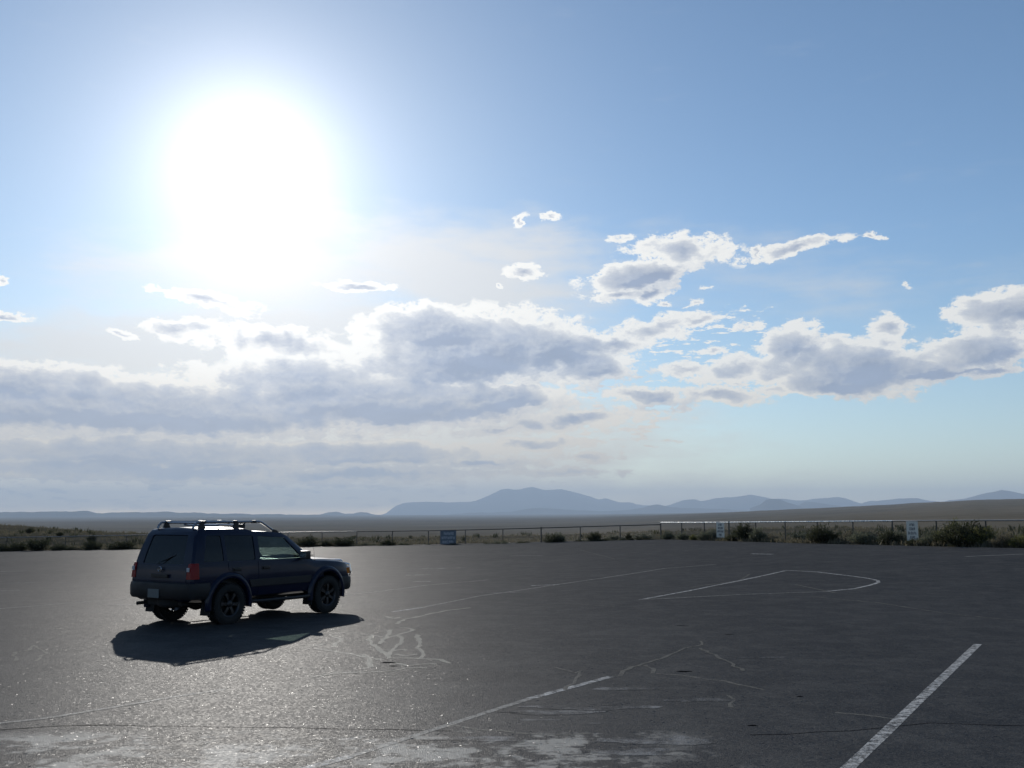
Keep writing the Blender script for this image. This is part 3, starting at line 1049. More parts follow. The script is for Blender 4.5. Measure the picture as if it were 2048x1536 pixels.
# ------------------------------------------------------------------ scrub along the fence
def leaf_mat(name, a, b, rough=0.7):
    mt, g, bs = new_mat(name)
    oi = g.N.new('ShaderNodeObjectInfo').outputs['Random']
    tc = g.N.new('ShaderNodeTexCoord').outputs['Object']
    n = g.noise(tc, 5.0, 3, 0.6)
    f = g.m('ADD', g.rng(n, 0.3, 0.7, 0, .7), g.m('MULTIPLY', oi, 0.3))
    c = g.mix(f, a, b)
    g.L.new(c, bs.inputs['Base Color'])
    bs.inputs['Roughness'].default_value = rough
    bs.inputs['Specular IOR Level'].default_value = 0.2
    tr = g.N.new('ShaderNodeBsdfTranslucent')
    g.L.new(c, tr.inputs['Color'])
    mx = g.N.new('ShaderNodeMixShader')
    mx.inputs[0].default_value = 0.42
    g.L.new(bs.outputs[0], mx.inputs[1])
    g.L.new(tr.outputs[0], mx.inputs[2])
    out = next(x for x in g.N if x.type == 'OUTPUT_MATERIAL')
    g.L.new(mx.outputs[0], out.inputs[0])
    return mt


MAT_SAGE = leaf_mat('sage_foliage', (0.095, 0.105, 0.07), (0.15, 0.155, 0.105))
MAT_DARKLEAF = leaf_mat('dark_foliage', (0.036, 0.042, 0.022), (0.06, 0.062, 0.036))
MAT_YELLOW = leaf_mat('yellow_green_foliage', (0.115, 0.12, 0.045), (0.16, 0.155, 0.06))
MAT_DRY = leaf_mat('dry_grass', (0.12, 0.108, 0.072), (0.18, 0.158, 0.105))
MAT_STEM = simple('woody_stem', (0.06, 0.048, 0.036), 0.9)


def bush_meshes(seed, stems, leaves, dome=True):
    """unit shrub: about 1 m across and 0.8 m tall; woody stems and thin upright leaves"""
    rnd = random.Random(seed)
    bm = bmesh.new()
    tips = []
    for i in range(stems):
        a = rnd.uniform(0, 2 * math.pi)
        lean = rnd.uniform(0.05, 1.15) ** 0.8
        L = rnd.uniform(0.55, 0.82) * (0.62 + 0.38 * math.cos(lean * .9))
        p0 = Vector((rnd.uniform(-.05, .05), rnd.uniform(-.05, .05), -0.06))
        d = Vector((math.cos(a) * math.sin(lean), math.sin(a) * math.sin(lean), math.cos(lean)))
        p1 = p0 + d * L * .5 + Vector((rnd.uniform(-.04, .04), rnd.uniform(-.04, .04), .03))
        p2 = p0 + d * L + Vector((0, 0, rnd.uniform(0.0, .12)))
        add_tube(bm, [p0, p1, p2], [0.011, 0.008, 0.003], 3, cap=False)
        tips.append((p0, p1, p2))
    st = bpy.data.meshes.new('stem')
    bm.to_mesh(st)
    bm.free()
    st.materials.append(MAT_STEM)
    vs, fs = [], []
    for i in range(leaves):
        p0, p1, p2 = rnd.choice(tips)
        t = rnd.uniform(0.15, 1.0) ** 0.6
        q = p0.lerp(p1, t * 2) if t < .5 else p1.lerp(p2, t * 2 - 1)
        q = q + Vector((rnd.gauss(0, .06), rnd.gauss(0, .06), rnd.gauss(0, .04)))
        q.z = max(q.z, 0.01)
        up = Vector((q.x * .9 + rnd.gauss(0, .35), q.y * .9 + rnd.gauss(0, .35), 0.8 + rnd.uniform(-.3, .3))).normalized()
        w = up.orthogonal().normalized()
        w.rotate(Matrix.Rotation(rnd.uniform(0, 6.28), 3, up))
        L, W = rnd.uniform(.05, .12), rnd.uniform(.006, .016)
        i0 = len(vs)
        vs += [q - w * W * .5, q + w * W * .5, q + up * L * .6 + w * W, q + up * L, q + up * L * .6 - w * W]
        fs.append((i0, i0 + 1, i0 + 2, i0 + 3, i0 + 4))
    return st, mesh_from('foliage', vs, fs)


BUSH = [bush_meshes(s, 46, 2600) for s in (11, 12, 13, 14)]
_mesh_cache = {}


def bush(x, y, w, h, mat, label, group=None, name='shrub'):
    i = random.randrange(len(BUSH))
    st, fo = BUSH[i]
    key = (i, mat.name)
    if key not in _mesh_cache:
        f2 = fo.copy()
        f2.materials.append(mat)
        _mesh_cache[key] = f2
    root = empty(name, (x, y, gz(x, y) - 0.02), random.uniform(0, 6.28))
    root.scale = (w, w * random.uniform(.85, 1.15), h / 0.8)
    tag(root, label, 'shrub', group)
    link('foliage', _mesh_cache[key], None, root)
    link('stem', st, None, root)
    return root


def spot(px, off, d):
    """a place beside the fence where the line of sight at px crosses a line parallel to it, off metres in front"""
    v = ray(px, 1050)
    v2 = Vector((v.x, v.y))
    n = Vector((d.y, -d.x))
    if n.dot(-CORNER) < 0:
        n = -n
    o = CORNER + n * off
    det = v2.x * (-d.y) - v2.y * (-d.x)
    t = (o.x * (-d.y) - o.y * (-d.x)) / det
    return v2 * t


def scale_at(p):
    return math.hypot(p.x, p.y) / F_PX             # metres per pixel


# notable shrubs on the side fence: px, width px, height px, in front of (+) or behind (-) the fence, leaves, label
SIDE = [
    (1334, 26, 16, .4, MAT_SAGE, 'small round grey-green shrub next to the fence corner post'),
    (1366, 24, 15, .4, MAT_SAGE, 'small round sage shrub between the fence corner and the narrow white board'),
    (1387, 16, 12, .5, MAT_YELLOW, 'little yellow-green shrub near the fence corner'),
    (1409, 30, 19, .5, MAT_SAGE, 'rounded dark shrub just left of the narrow white board'),
    (1428, 22, 22, -.6, MAT_SAGE, 'pale sage shrub behind the narrow white board'),
    (1466, 30, 14, .4, MAT_DARKLEAF, 'low dark shrub just right of the narrow white board'),
    (1489, 42, 36, .2, MAT_DARKLEAF, 'tall dark shrub paired with a round grey shrub beside the narrow white board'),
    (1517, 34, 28, .5, MAT_SAGE, 'round grey-green shrub right of the tall dark one on the side fence'),
    (1545, 30, 14, -.4, MAT_DRY, 'low straw-coloured shrub behind the side fence'),
    (1600, 36, 20, -.3, MAT_SAGE, 'pale shrub left of the wide dark shrub on the side fence'),
    (1648, 66, 34, .3, MAT_DARKLEAF, 'wide dark green shrub midway along the side fence'),
    (1724, 54, 24, .5, MAT_SAGE, 'broad low shrub left of the tall white board'),
    (1722, 60, 30, -.8, MAT_DRY, 'straw-coloured shrub behind the side fence, left of the tall white board'),
    (1776, 38, 27, .4, MAT_DARKLEAF, 'compact dark shrub next to the tall white board'),
    (1800, 32, 24, -.4, MAT_SAGE, 'pale shrub tucked behind the tall white board'),
    (1828, 34, 14, .6, MAT_DARKLEAF, 'low dark shrub under the tall white board'),
    (1858, 32, 20, .4, MAT_SAGE, 'low sage shrub just right of the tall white board'),
    (1884, 34, 27, .1, MAT_YELLOW, 'tan and olive shrub between the tall white board and the big shrub'),
    (1925, 88, 46, .3, MAT_DARKLEAF, 'biggest dark green shrub on the side fence, right of the tall white board'),
    (1906, 36, 48, -.2, MAT_YELLOW, 'tall olive shrub growing through the big dark shrub'),
    (1962, 54, 36, .0, MAT_YELLOW, 'olive shrub on the far flank of the big dark shrub'),
    (2005, 46, 26, .5, MAT_DRY, 'brownish shrub beyond the big dark shrub'),
    (2040, 46, 24, .5, MAT_YELLOW, 'yellow-green shrub past the brownish one on the side fence'),
]
for px, w, h, off, mt, lb in SIDE:
    p = spot(px, off, RIGHT_DIR)
    k = scale_at(p)
    bush(p.x, p.y, w * k * 1.0, h * k * 1.02, mt, lb, 'shrubs along the lot edge')
FAR = [
    (12, 30, 16, 1.2, MAT_DARKLEAF, 'low dark shrub at the end of the far fence, below the hillock'), (38, 38, 18, 1.0, MAT_DARKLEAF, 'dark rounded shrub below the hillock'),
    (76, 46, 24, 1.0, MAT_DARKLEAF, 'largest dark shrub below the hillock'), (118, 34, 12, 1.0, MAT_DARKLEAF, 'flat dark shrub right of the largest one below the hillock'),
    (186, 34, 18, .8, MAT_DARKLEAF, 'dark shrub between the hillock and the parked vehicle'), (246, 50, 17, .8, MAT_DARKLEAF, 'wide low dark shrub just left of the parked vehicle'),
    (612, 44, 20, .6, MAT_DARKLEAF, 'dark shrub just right of the parked vehicle windscreen'), (656, 26, 13, .6, MAT_DARKLEAF, 'small dark shrub beyond the bonnet of the parked vehicle'),
    (690, 52, 17, .6, MAT_DARKLEAF, 'wide dark shrub right of the parked vehicle'), (776, 34, 15, .6, MAT_DARKLEAF, 'dark mound of scrub between the parked vehicle and the blue board'),
    (908, 26, 12, .9, MAT_DARKLEAF, 'small dark shrub in front of the blue board'), (1000, 44, 14, .6, MAT_SAGE, 'sage shrub second right of the blue board'), (978, 30, 11, .6, MAT_DARKLEAF, 'low dark shrub right of the blue board'),
    (1047, 36, 12, .5, MAT_DARKLEAF, 'low brown-green shrub midway between the blue board and the fence corner'), (1108, 42, 22, .5, MAT_DARKLEAF, 'tallest dark shrub between the blue board and the fence corner'),
    (1120, 26, 24, .2, MAT_SAGE, 'grey-green shrub beside the tallest dark one on the far fence'), (1188, 30, 20, .2, MAT_DARKLEAF, 'dark shrub against the thick post of the far fence'), (1226, 30, 12, -.4, MAT_SAGE, 'low sage shrub behind the far fence near the corner'),
    (1257, 12, 15, .2, MAT_DARKLEAF, 'narrow dark shrub one post before the fence corner'), (1285, 36, 13, -.5, MAT_SAGE, 'low olive shrub behind the fence just before the corner'),
]
for px, w, h, off, mt, lb in FAR:
    p = spot(px, off, LEFT_DIR)
    k = scale_at(p)
    bush(p.x, p.y, w * k, h * k * 1.02, mt, lb, 'shrubs along the lot edge')
for px in list(range(132, 270, 17)) + list(range(630, 1300, 17)):
    p = spot(px + random.uniform(-6, 6), random.uniform(.2, 1.0), LEFT_DIR)
    k = scale_at(p)
    bush(p.x, p.y, random.uniform(14, 30) * k, random.uniform(4, 8) * k, MAT_DARKLEAF if (dk := random.random() < .66) else MAT_SAGE,
         'small low dark scrub plant in the row under the far fence' if dk else 'small low pale sage plant in the row under the far fence', 'low scrub under the far fence')
# three shrubs standing out on the hillock
for (px, r, w, h, lb) in ((60, 128, 1.0, .75, 'lone dark shrub on the slope of the hillock'), (121, 118, .75, .6, 'small lone shrub at the foot of the hillock'), (184, 108, 1.0, .9, 'lone dark shrub on level ground past the hillock')):
    v = ray(px, 1050)
    s_ = r / math.hypot(v.x, v.y)
    bush(v.x * s_, v.y * s_, w, h, MAT_DARKLEAF, lb, 'shrubs along the lot edge')


def scatter_scrub():
    """uncountable low scrub and dry grass on the flank beyond the fence: one mesh"""
    rnd = random.Random(5)
    pos = []
    for i in range(26000):
        az = R(rnd.uniform(-34, 34))
        r = 62 * (560 / 62) ** (rnd.random() ** 1.15)
        pos.append((r * math.sin(az), r * math.cos(az), r))
    for i in range(9000):                               # verge right behind the lot edge
        run, d, L = (TOPS_A, LEFT_DIR, 64) if rnd.random() < .5 else (TOPS_B, RIGHT_DIR, 46)
        p = CORNER + d * rnd.uniform(0, L) + Vector((-d.y, d.x)) * rnd.uniform(-.9, 6.0) * (1 if d is RIGHT_DIR else -1)
        pos.append((p.x, p.y, math.hypot(p.x, p.y)))
    X = np.array([p[0] for p in pos])
    Y = np.array([p[1] for p in pos])
    dl = lot_limit(X, Y)
    Z = terrain_z(X, Y)
    dens = fbm(X / 30, Y / 30, 3, 31)
    out = {'scrub': ([], []), 'grass': ([], [])}
    for (x, y, r), z, d, f in zip(pos, Z, dl, dens):
        if d < 0.35 or f < rnd.uniform(-.55, .25):
            continue
        kind = 'scrub' if (rnd.random() < .045 and d > 5) else 'grass'
        vs, fs = out[kind]
        if kind == 'scrub':
            s, n, hh = rnd.uniform(.35, .9), 16, rnd.uniform(.35, .7)
        else:
            s, n, hh = rnd.uniform(.18, .42), 7, rnd.uniform(.15, .38)
        for k in range(n):
            a = rnd.uniform(0, 6.28)
            q = Vector((x + rnd.gauss(0, s * .35), y + rnd.gauss(0, s * .35), z - .02))
            t = Vector((math.cos(a) * rnd.uniform(.1, .9), math.sin(a) * rnd.uniform(.1, .9), 1)) * hh * rnd.uniform(.6, 1.1)
            w = Vector((math.sin(a), -math.cos(a), 0)) * (0.05 if kind == 'grass' else .11) * rnd.uniform(.5, 1.2)
            i0 = len(vs)
            vs += [q - w * .5, q + w * .5, q + t * .6 + w * .6, q + t]
            fs.append((i0, i0 + 1, i0 + 2, i0 + 3))
    for nm, mt in (('scrub', MAT_DARKLEAF), ('grass', MAT_DRY)):
        vs, fs = out[nm]
        o = link({'scrub': 'desert_scrub', 'grass': 'dry_grass'}[nm], mesh_from(nm, vs, fs), mt)
        tag(o, {'scrub': 'sparse dark desert scrub beyond the fence', 'grass': 'dry straw-coloured grass tufts beyond the lot edge'}[nm], {'scrub': 'scrub', 'grass': 'grass'}[nm], kind='stuff')


scatter_scrub()

# ------------------------------------------------------------------ the parked sport utility vehicle
MAT_BLUE = None


def paint_mat():
    mt, g, b = new_mat('dark_blue_paint')
    tc = g.N.new('ShaderNodeTexCoord').outputs['Object']
    n = g.noise(tc, 3.0, 5, 0.6)
    fl = g.noise(tc, 400.0, 2, 0.5)
    c = g.mix(g.rng(fl, .35, .7), (0.002, 0.005, 0.020), (0.004, 0.010, 0.034))
    # road dust low on the body
    ox, oy, oz = g.sep(tc)
    dust = g.m('MULTIPLY', g.rng(oz, 0.85, 0.45, 0, .05), g.rng(n, 0.35, 0.7))
    c = g.mix(dust, c, (0.10, 0.085, 0.065))
    g.L.new(c, b.inputs['Base Color'])
    b.inputs['Specular IOR Level'].default_value = 0.15
    g.L.new(g.rng(n, 0.3, 0.7, 0.28, 0.42), b.inputs['Roughness'])
    b.inputs['Coat Weight'].default_value = 0.28
    b.inputs['Coat Roughness'].default_value = 0.05
    return mt


def glass_mat(name, tint, refl=1.0):
    mt = bpy.data.materials.new(name)
    mt.use_nodes = True
    g = G(mt.node_tree)
    g.N.clear()
    out = g.N.new('ShaderNodeOutputMaterial')
    tr = g.N.new('ShaderNodeBsdfTransparent')
    tr.inputs[0].default_value = (*tint, 1)
    gl = g.N.new('ShaderNodeBsdfGlossy')
    gl.inputs['Roughness'].default_value = 0.03
    gl.inputs['Color'].default_value = (refl, refl, refl, 1)
    lw = g.N.new('ShaderNodeLayerWeight')
    lw.inputs[0].default_value = 0.5
    fr = g.m('ADD', g.m('MULTIPLY', g.m('POWER', lw.outputs['Facing'], 4.0), 0.6), 0.035)
    mx = g.N.new('ShaderNodeMixShader')
    g.L.new(fr, mx.inputs[0])
    g.L.new(tr.outputs[0], mx.inputs[1])
    g.L.new(gl.outputs[0], mx.inputs[2])
    g.L.new(mx.outputs[0], out.inputs[0])
    return mt


MAT_BLUE = paint_mat()
MAT_TRIM = simple('dark_grey_plastic', (0.007, 0.0075, 0.009), 0.6, var=0.25, vscale=5)
MAT_BLACK = simple('black_plastic', (0.009, 0.009, 0.010), 0.5)
MAT_TYRE = simple('tyre_rubber', (0.009, 0.009, 0.009), 0.85, var=0.4, vscale=12)
MAT_ALLOY = simple('dull_alloy', (0.05, 0.05, 0.053), 0.42, metal=0.9, var=0.15, vscale=10)
MAT_CHROME = simple('chrome_tube', (0.62, 0.62, 0.63), 0.14, metal=1.0)
MAT_RACK = simple('roof_rack_steel', (0.30, 0.30, 0.31), 0.22, metal=0.9)
MAT_RED = simple('red_lens', (0.20, 0.004, 0.004), 0.35, coat=0.1, spec=0.2)
MAT_CLEAR = simple('clear_lens', (0.45, 0.45, 0.47), 0.12, coat=0.8)
MAT_AMBER = simple('amber_lens', (0.50, 0.16, 0.02), 0.2)
MAT_PLATE = simple('licence_plate_enamel', (0.11, 0.13, 0.135), 0.4, var=0.12, vscale=30)
MAT_DASH = simple('glossy_vinyl', (0.02, 0.02, 0.021), 0.22, spec=0.7)
MAT_SEATCLOTH = simple('seat_cloth', (0.05, 0.05, 0.052), 0.9)
MAT_UNDER = simple('underbody_grime', (0.016, 0.015, 0.014), 0.85, var=0.3, vscale=10)
MAT_GLASS_F = glass_mat('front_window_glass', (0.62, 0.68, 0.66))
MAT_GLASS_R = glass_mat('tinted_rear_glass', (0.05, 0.06, 0.065))

WB, TR, WR = 2.65, 0.765, 0.385                     # wheelbase, half track, tyre radius

# body rings from tail to nose; each: list of (x, y, z) half points from the middle of the floor round to the middle of the roof
def ring(x, zb, w, zs, wb, zbelt, wu, zt, wr, zc, dx=None):
    """x station; zb floor, w greatest half width at zs, wb/zbelt belt line, wu/zt roof edge, wr/zc roof; dx: fore-aft shift of the points by index"""
    pts = [(0, zb), (w * .80, zb), (w * .955, zb + .05), (w * .99, (zb + zs) / 2 + .03), (w, zs), (wb + .012, zbelt - .09), (wb, zbelt),
           (wb * .6 + wu * .4 + .006, zbelt + (zt - zbelt) * .42), (wu + .012, zt - (zt - zbelt) * .12), (wu - .035, zt), (wr, zc - .012), (0, zc)]
    dx = dx or [0] * 12
    return [(x + dx[i], p[0], p[1]) for i, p in enumerate(pts)]


def hood_ring(x, zb, w, zs, zh, dx=None):
    pts = [(0, zb), (w * .80, zb), (w * .955, zb + .05), (w * .99, (zb + zs) / 2 + .03), (w, zs), (w * .985, zh - .16), (w * .965, zh - .09),
           (w * .94, zh - .04), (w * .885, zh - .012), (w * .78, zh), (w * .45, zh + .018), (0, zh + .024)]
    dx = dx or [0] * 12
    return [(x + dx[i], p[0], p[1]) for i, p in enumerate(pts)]


TAIL = [.06, .05, .02, .0, .0, .015, .03, .095, .185, .24, .26, .27]
BODY = [
    ring(-0.885, .50, .800, .82, .775, 1.10, .640, 1.705, .40, 1.735, TAIL),
    ring(-0.83, .46, .835, .82, .810, 1.11, .672, 1.740, .42, 1.775, [t * .93 for t in TAIL]),
    ring(-0.55, .44, .850, .82, .825, 1.11, .690, 1.755, .43, 1.790),
    ring(0.00, .44, .855, .82, .830, 1.11, .700, 1.760, .44, 1.795),
    ring(0.48, .44, .855, .82, .830, 1.10, .700, 1.755, .44, 1.788),
    ring(0.72, .44, .855, .82, .830, 1.10, .700, 1.705, .44, 1.728),
    ring(1.10, .44, .855, .82, .830, 1.10, .695, 1.690, .43, 1.712),
    ring(1.46, .44, .855, .82, .830, 1.09, .685, 1.655, .42, 1.678, [0] * 9 + [.03, .06, .08]),
    ring(1.62, .44, .855, .82, .830, 1.09, .690, 1.590, .44, 1.618, [0] * 9 + [.03, .06, .08]),
    ring(2.10, .44, .855, .82, .832, 1.08, .770, 1.235, .52, 1.262, [0] * 9 + [.04, .08, .11]),
    hood_ring(2.28, .44, .855, .82, 1.115, [0] * 9 + [.03, .07, .09]),
    hood_ring(2.65, .44, .850, .82, 1.100),
    hood_ring(3.05, .46, .835, .80, 1.070),
    hood_ring(3.31, .48, .800, .78, 1.030),
    hood_ring(3.42, .50, .755, .76, .985),
    hood_ring(3.47, .52, .700, .74, .930),
]


def loft(rings, name):
    bm = bmesh.new()
    cols = []
    for rg in rings:
        L = [bm.verts.new(p) for p in rg]
        Rr = [L[0]] + [bm.verts.new((p[0], -p[1], p[2])) for p in rg[1:-1]] + [L[-1]]
        cols.append((L, Rr))
    for (L0, R0_), (L1, R1) in zip(cols[:-1], cols[1:]):
        for i in range(len(L0) - 1):
            bm.faces.new((L0[i], L0[i + 1], L1[i + 1], L1[i]))
            bm.faces.new((R0_[i + 1], R0_[i], R1[i], R1[i + 1]))
    for (L, Rr) in (cols[0], cols[-1]):
        for i in range(len(L) - 1):
            vsx = []
            for v in (L[i], L[i + 1], Rr[i + 1], Rr[i]):
                if v not in vsx:
                    vsx.append(v)
            bm.faces.new(vsx)
    bmesh.ops.recalc_face_normals(bm, faces=bm.faces[:])
    me = bpy.data.meshes.new(name)
    bm.to_mesh(me)
    bm.free()
    return me


def offset_rings(rings, d, dx):
    """shrink a ring set towards its own middle by d metres (and the ends by dx)"""
    out = []
    n = len(rings)
    for k, rg in enumerate(rings):
        cz = 0.9
        new = []
        for i, (x, y, z) in enumerate(rg):
            a = rg[max(0, i - 1)]
            b = rg[min(len(rg) - 1, i + 1)]
            ty, tz = b[1] - a[1], b[2] - a[2]
            l = math.hypot(ty, tz) or 1
            ny, nz_ = tz / l, -ty / l                # outward normal of the half section (goes bottom > side > roof)
            if i == 0:
                ny, nz_ = 0, -1
            if i == len(rg) - 1:
                ny, nz_ = 0, 1
            yy, zz = max(0.0, y - ny * d), z - nz_ * d
            if i in (0, len(rg) - 1):
                yy = 0.0
            xx = x + (dx if k == 0 else (-dx if k == n - 1 else 0))
            new.append((xx, yy, zz))
        out.append(new)
    return out


def eval_mod(o):
    dg = bpy.context.evaluated_depsgraph_get()
    me = bpy.data.meshes.new_from_object(o.evaluated_get(dg))
    return me


DEBUG = []


def boolean(me, cutters, op='DIFFERENCE'):
    """apply cutter meshes to a mesh with the exact solver; returns a new mesh"""
    o = bpy.data.objects.new('tmp_work', me)
    COL.objects.link(o)
    tmp = []
    for c in cutters:
        co = bpy.data.objects.new('tmp_cut', c)
        COL.objects.link(co)
        md = o.modifiers.new('b', 'BOOLEAN')
        md.operation = op
        md.solver = 'EXACT'
        md.object = co
        tmp.append(co)
    bpy.context.view_layer.update()
    r = eval_mod(o)
    for c in tmp + [o]:
        bpy.data.objects.remove(c)
    return r


def prism_mesh(poly, axis, a, b, rnd=0.035):
    bm = bmesh.new()
    # round the corners
    P = [Vector(p) for p in poly]
    out = []
    n = len(P)
    for i, p in enumerate(P):
        a0, b0 = (P[i - 1] - p), (P[(i + 1) % n] - p)
        r = min(rnd, a0.length * .4, b0.length * .4)
        q0, q1 = p + a0.normalized() * r, p + b0.normalized() * r
        for t in (0, .25, .5, .75, 1):
            out.append(tuple(q0.lerp(p, t).lerp(p.lerp(q1, t), t)))
    add_prism(bm, out, axis, a, b)
    bmesh.ops.recalc_face_normals(bm, faces=bm.faces[:])
    me = bpy.data.meshes.new('cut')
    bm.to_mesh(me)
    bm.free()
    return me


def flat(me, angle=32):
    me.polygons.foreach_set('use_smooth', [True] * len(me.polygons))
    try:
        me.set_sharp_from_angle(angle=R(angle))
    except Exception:
        pass
    return me


def pane(me, quad, axis, x0, sx, nu=14, nv=10):
    """a curved sheet of glass 5 mm thick: a quadrilateral dropped along an axis onto a body surface"""
    bv = BVHTree.FromPolygons([tuple(v.co) for v in me.vertices], [tuple(p.vertices) for p in me.polygons])
    q = [Vector(p) for p in quad]
    mid = sum(q, Vector((0, 0))) / 4
    q = [mid + (p - mid) * 1.03 for p in q]
    vs, fs = [], []
    for off in (0.0, 0.005):
        last = None
        for j in range(nv + 1):
            for i in range(nu + 1):
                p = q[0].lerp(q[1], i / nu).lerp(q[3].lerp(q[2], i / nu), j / nv)
                o = Vector((x0, p.x, p.y)) if axis == 'x' else Vector((p.x, x0, p.y))
                dr = Vector((sx, 0, 0)) if axis == 'x' else Vector((0, sx, 0))
                h = bv.ray_cast(o, dr)[0]
                c = (h.x if axis == 'x' else h.y) if h is not None else last
                last = c
                c = c + sx * off
                vs.append((c, p.x, p.y) if axis == 'x' else (p.x, c, p.y))
    m_, N_ = nu + 1, (nu + 1) * (nv + 1)
    for j in range(nv):
        for i in range(nu):
            a = j * m_ + i
            fs.append((a, a + 1, a + m_ + 1, a + m_))
            fs.append((a + N_, a + m_ + N_, a + m_ + 1 + N_, a + 1 + N_))
    return mesh_from('pane', vs, fs, True)


W_QUARTER = [(-0.60, 1.165), (-0.12, 1.165), (-0.15, 1.64), (-0.48, 1.64)]
W_REARDOOR = [(-0.04, 1.165), (0.66, 1.165), (0.66, 1.625), (-0.07, 1.64)]
W_FRONT = [(0.78, 1.16), (1.95, 1.16), (1.52, 1.565), (0.78, 1.61)]
W_TAIL = [(-0.56, 1.13), (0.56, 1.13), (0.485, 1.655), (-0.485, 1.655)]          # (y, z)
SUV_YAW = R(58.0)
SUV_POS = Vector((-6.23, 20.10))


def build_suv():
    root = empty('sport_utility_vehicle', (SUV_POS.x, SUV_POS.y, float(lot_z(SUV_POS.x, SUV_POS.y)) - .008), SUV_YAW)
    root.scale = (1.04, 1.04, 1.04)
    tag(root, 'dark blue sport utility vehicle with roof rack parked alone on the asphalt', 'car')
    outer = loft(BODY, 'body')
    inner = loft(offset_rings(BODY[:-4], 0.045, 0.06), 'inner')
    side_cuts = [prism_mesh(p, 'y', -1.2, 1.2) for p in (W_QUARTER, W_REARDOOR, W_FRONT)]
    tail_cut = prism_mesh(W_TAIL, 'x', -1.3, -0.62)
    wind_poly = [(-.66, 1.155), (.66, 1.155), (.555, 1.60), (-.555, 1.60)]
    # windscreen cutter leans with the glass
    wc = prism_mesh(wind_poly, 'x', 1.45, 2.6)
    arches = []
    for cx, rad in ((0, .47), (WB, .47)):
        bm = bmesh.new()
        add_lathe(bm, [(rad, -1.2), (rad, -.46)], 40, 'y', (cx, 0, .40))
        add_lathe(bm, [(rad, .46), (rad, 1.2)], 40, 'y', (cx, 0, .40))
        bmesh.ops.recalc_face_normals(bm, faces=bm.faces[:])
        me = bpy.data.meshes.new('arch')
        bm.to_mesh(me)
        bm.free()
        arches.append(me)
    shell = boolean(outer, [inner] + side_cuts + [tail_cut, wc] + arches)
    flat(shell, 28)
    shell.materials.clear()
    body = link('body', shell, MAT_BLUE, root)
    # glass: slices of a thinner shell inside the openings
    g_out = loft(offset_rings(BODY, 0.012, 0.012), 'go')
    for nm, cut, mat, sidecut, lb in (('rear_quarter_window', W_QUARTER, MAT_GLASS_R, True, 'dark tinted quarter window'), ('rear_door_window', W_REARDOOR, MAT_GLASS_R, True, 'dark tinted rear door window'), ('front_door_window', W_FRONT, MAT_GLASS_F, True, 'clear front door window')):
        for s in (1, -1):
            link(nm, pane(g_out, cut, 'y', s * 3.0, -s), mat, root)
    tail_glass = pane(g_out, W_TAIL, 'x', -3.0, 1)
    link('rear_window', tail_glass, MAT_GLASS_R, root)
    link('windscreen', pane(g_out, wind_poly, 'x', 4.0, -1), MAT_GLASS_F, root)

    # door skins and tailgate: slices of a slightly larger shell, gaps between them
    d_out = loft(offset_rings(BODY, -0.007, -0.007), 'do')
    d_in = loft(offset_rings(BODY, 0.004, 0.004), 'di')
    skin = boolean(d_out, [d_in])
    FD = [(0.735, .50), (2.04, .50), (2.04, 1.13), (1.95, 1.145), (0.75, 1.145), (0.72, 1.12)]
    RD = [(0.42, .50), (0.705, .50), (0.705, 1.145), (-0.03, 1.145), (-0.03, 1.0), (0.30, .90), (0.40, .78)]
    for nm, poly in (('front_door', FD), ('rear_door', RD)):
        for s in (1, -1):
            me = boolean(skin.copy(), [prism_mesh(poly, 'y', *((.3, 1.2) if s > 0 else (-1.2, -.3)), .03)], 'INTERSECT')
            me.materials.clear()
            dr = link(nm, flat(me), MAT_BLUE, root)
            bm = bmesh.new()
            hx = 0.84 if nm == 'front_door' else 0.10
            add_box(bm, (hx + .07, s * .862, 1.005), (.17, .030, .038))
            add_box(bm, (hx + .07, s * .850, 1.005), (.22, .012, .07))
            finish(bm, 'door_handle', MAT_BLACK, dr, smooth=True, bevel=.006)
    me = boolean(skin.copy(), [prism_mesh([(-.69, .72), (.69, .72), (.69, 1.09), (-.69, 1.09)], 'x', -1.3, -0.68, .04)], 'INTERSECT')
    me.materials.clear()
    tg = link('tailgate', flat(me), MAT_BLUE, root)
    # round badge with a bar across it, tailgate handle, wiper
    bm = bmesh.new()
    pts = [(-.912, .045 * math.cos(a), 1.035 + .045 * math.sin(a)) for a in np.linspace(0, 2 * math.pi, 20, endpoint=False)]
    add_tube(bm, pts, .009, 6, closed=True)
    add_box(bm, (-.913, 0, 1.035), (.012, .125, .022))
    finish(bm, 'badge', MAT_CHROME, tg, smooth=True)
    bm = bmesh.new()
    add_box(bm, (-.912, 0, .92), (.03, .46, .07))
    finish(bm, 'tailgate_handle', MAT_BLACK, tg, bevel=.01)
    bm = bmesh.new()
    add_tube(bm, [(-.885, .10, 1.12), (-.865, .02, 1.17), (-.79, -.30, 1.30)], .008, 6)
    add_tube(bm, [(-.835, -.05, 1.19), (-.75, -.40, 1.36)], .006, 5)
    finish(bm, 'rear_wiper', MAT_BLACK, root)

    # lamps
    for s in (1, -1):
        me = boolean(loft(offset_rings(BODY, -0.016, -0.016), 'l1'), [prism_mesh([(s * .70, .87), (s * .90, .87), (s * .90, 1.15), (s * .72, 1.15)], 'x', -1.3, -0.72, .03)], 'INTERSECT')
        me.materials.clear()
        tl = link('tail_lamp', flat(me), MAT_RED, root)
        bm = bmesh.new()
        add_box(bm, (-.902, s * .755, 1.04), (.02, .065, .075))
        finish(bm, 'reversing_lens', MAT_CLEAR, tl, bevel=.008)
        bm = bmesh.new()
        add_box(bm, (3.435, s * .60, .84), (.09, .26, .16))
        hl = finish(bm, 'head_lamp', MAT_CLEAR, root, smooth=True, bevel=.03)
        bm = bmesh.new()
        add_box(bm, (3.36, s * .755, .83), (.14, .06, .13))
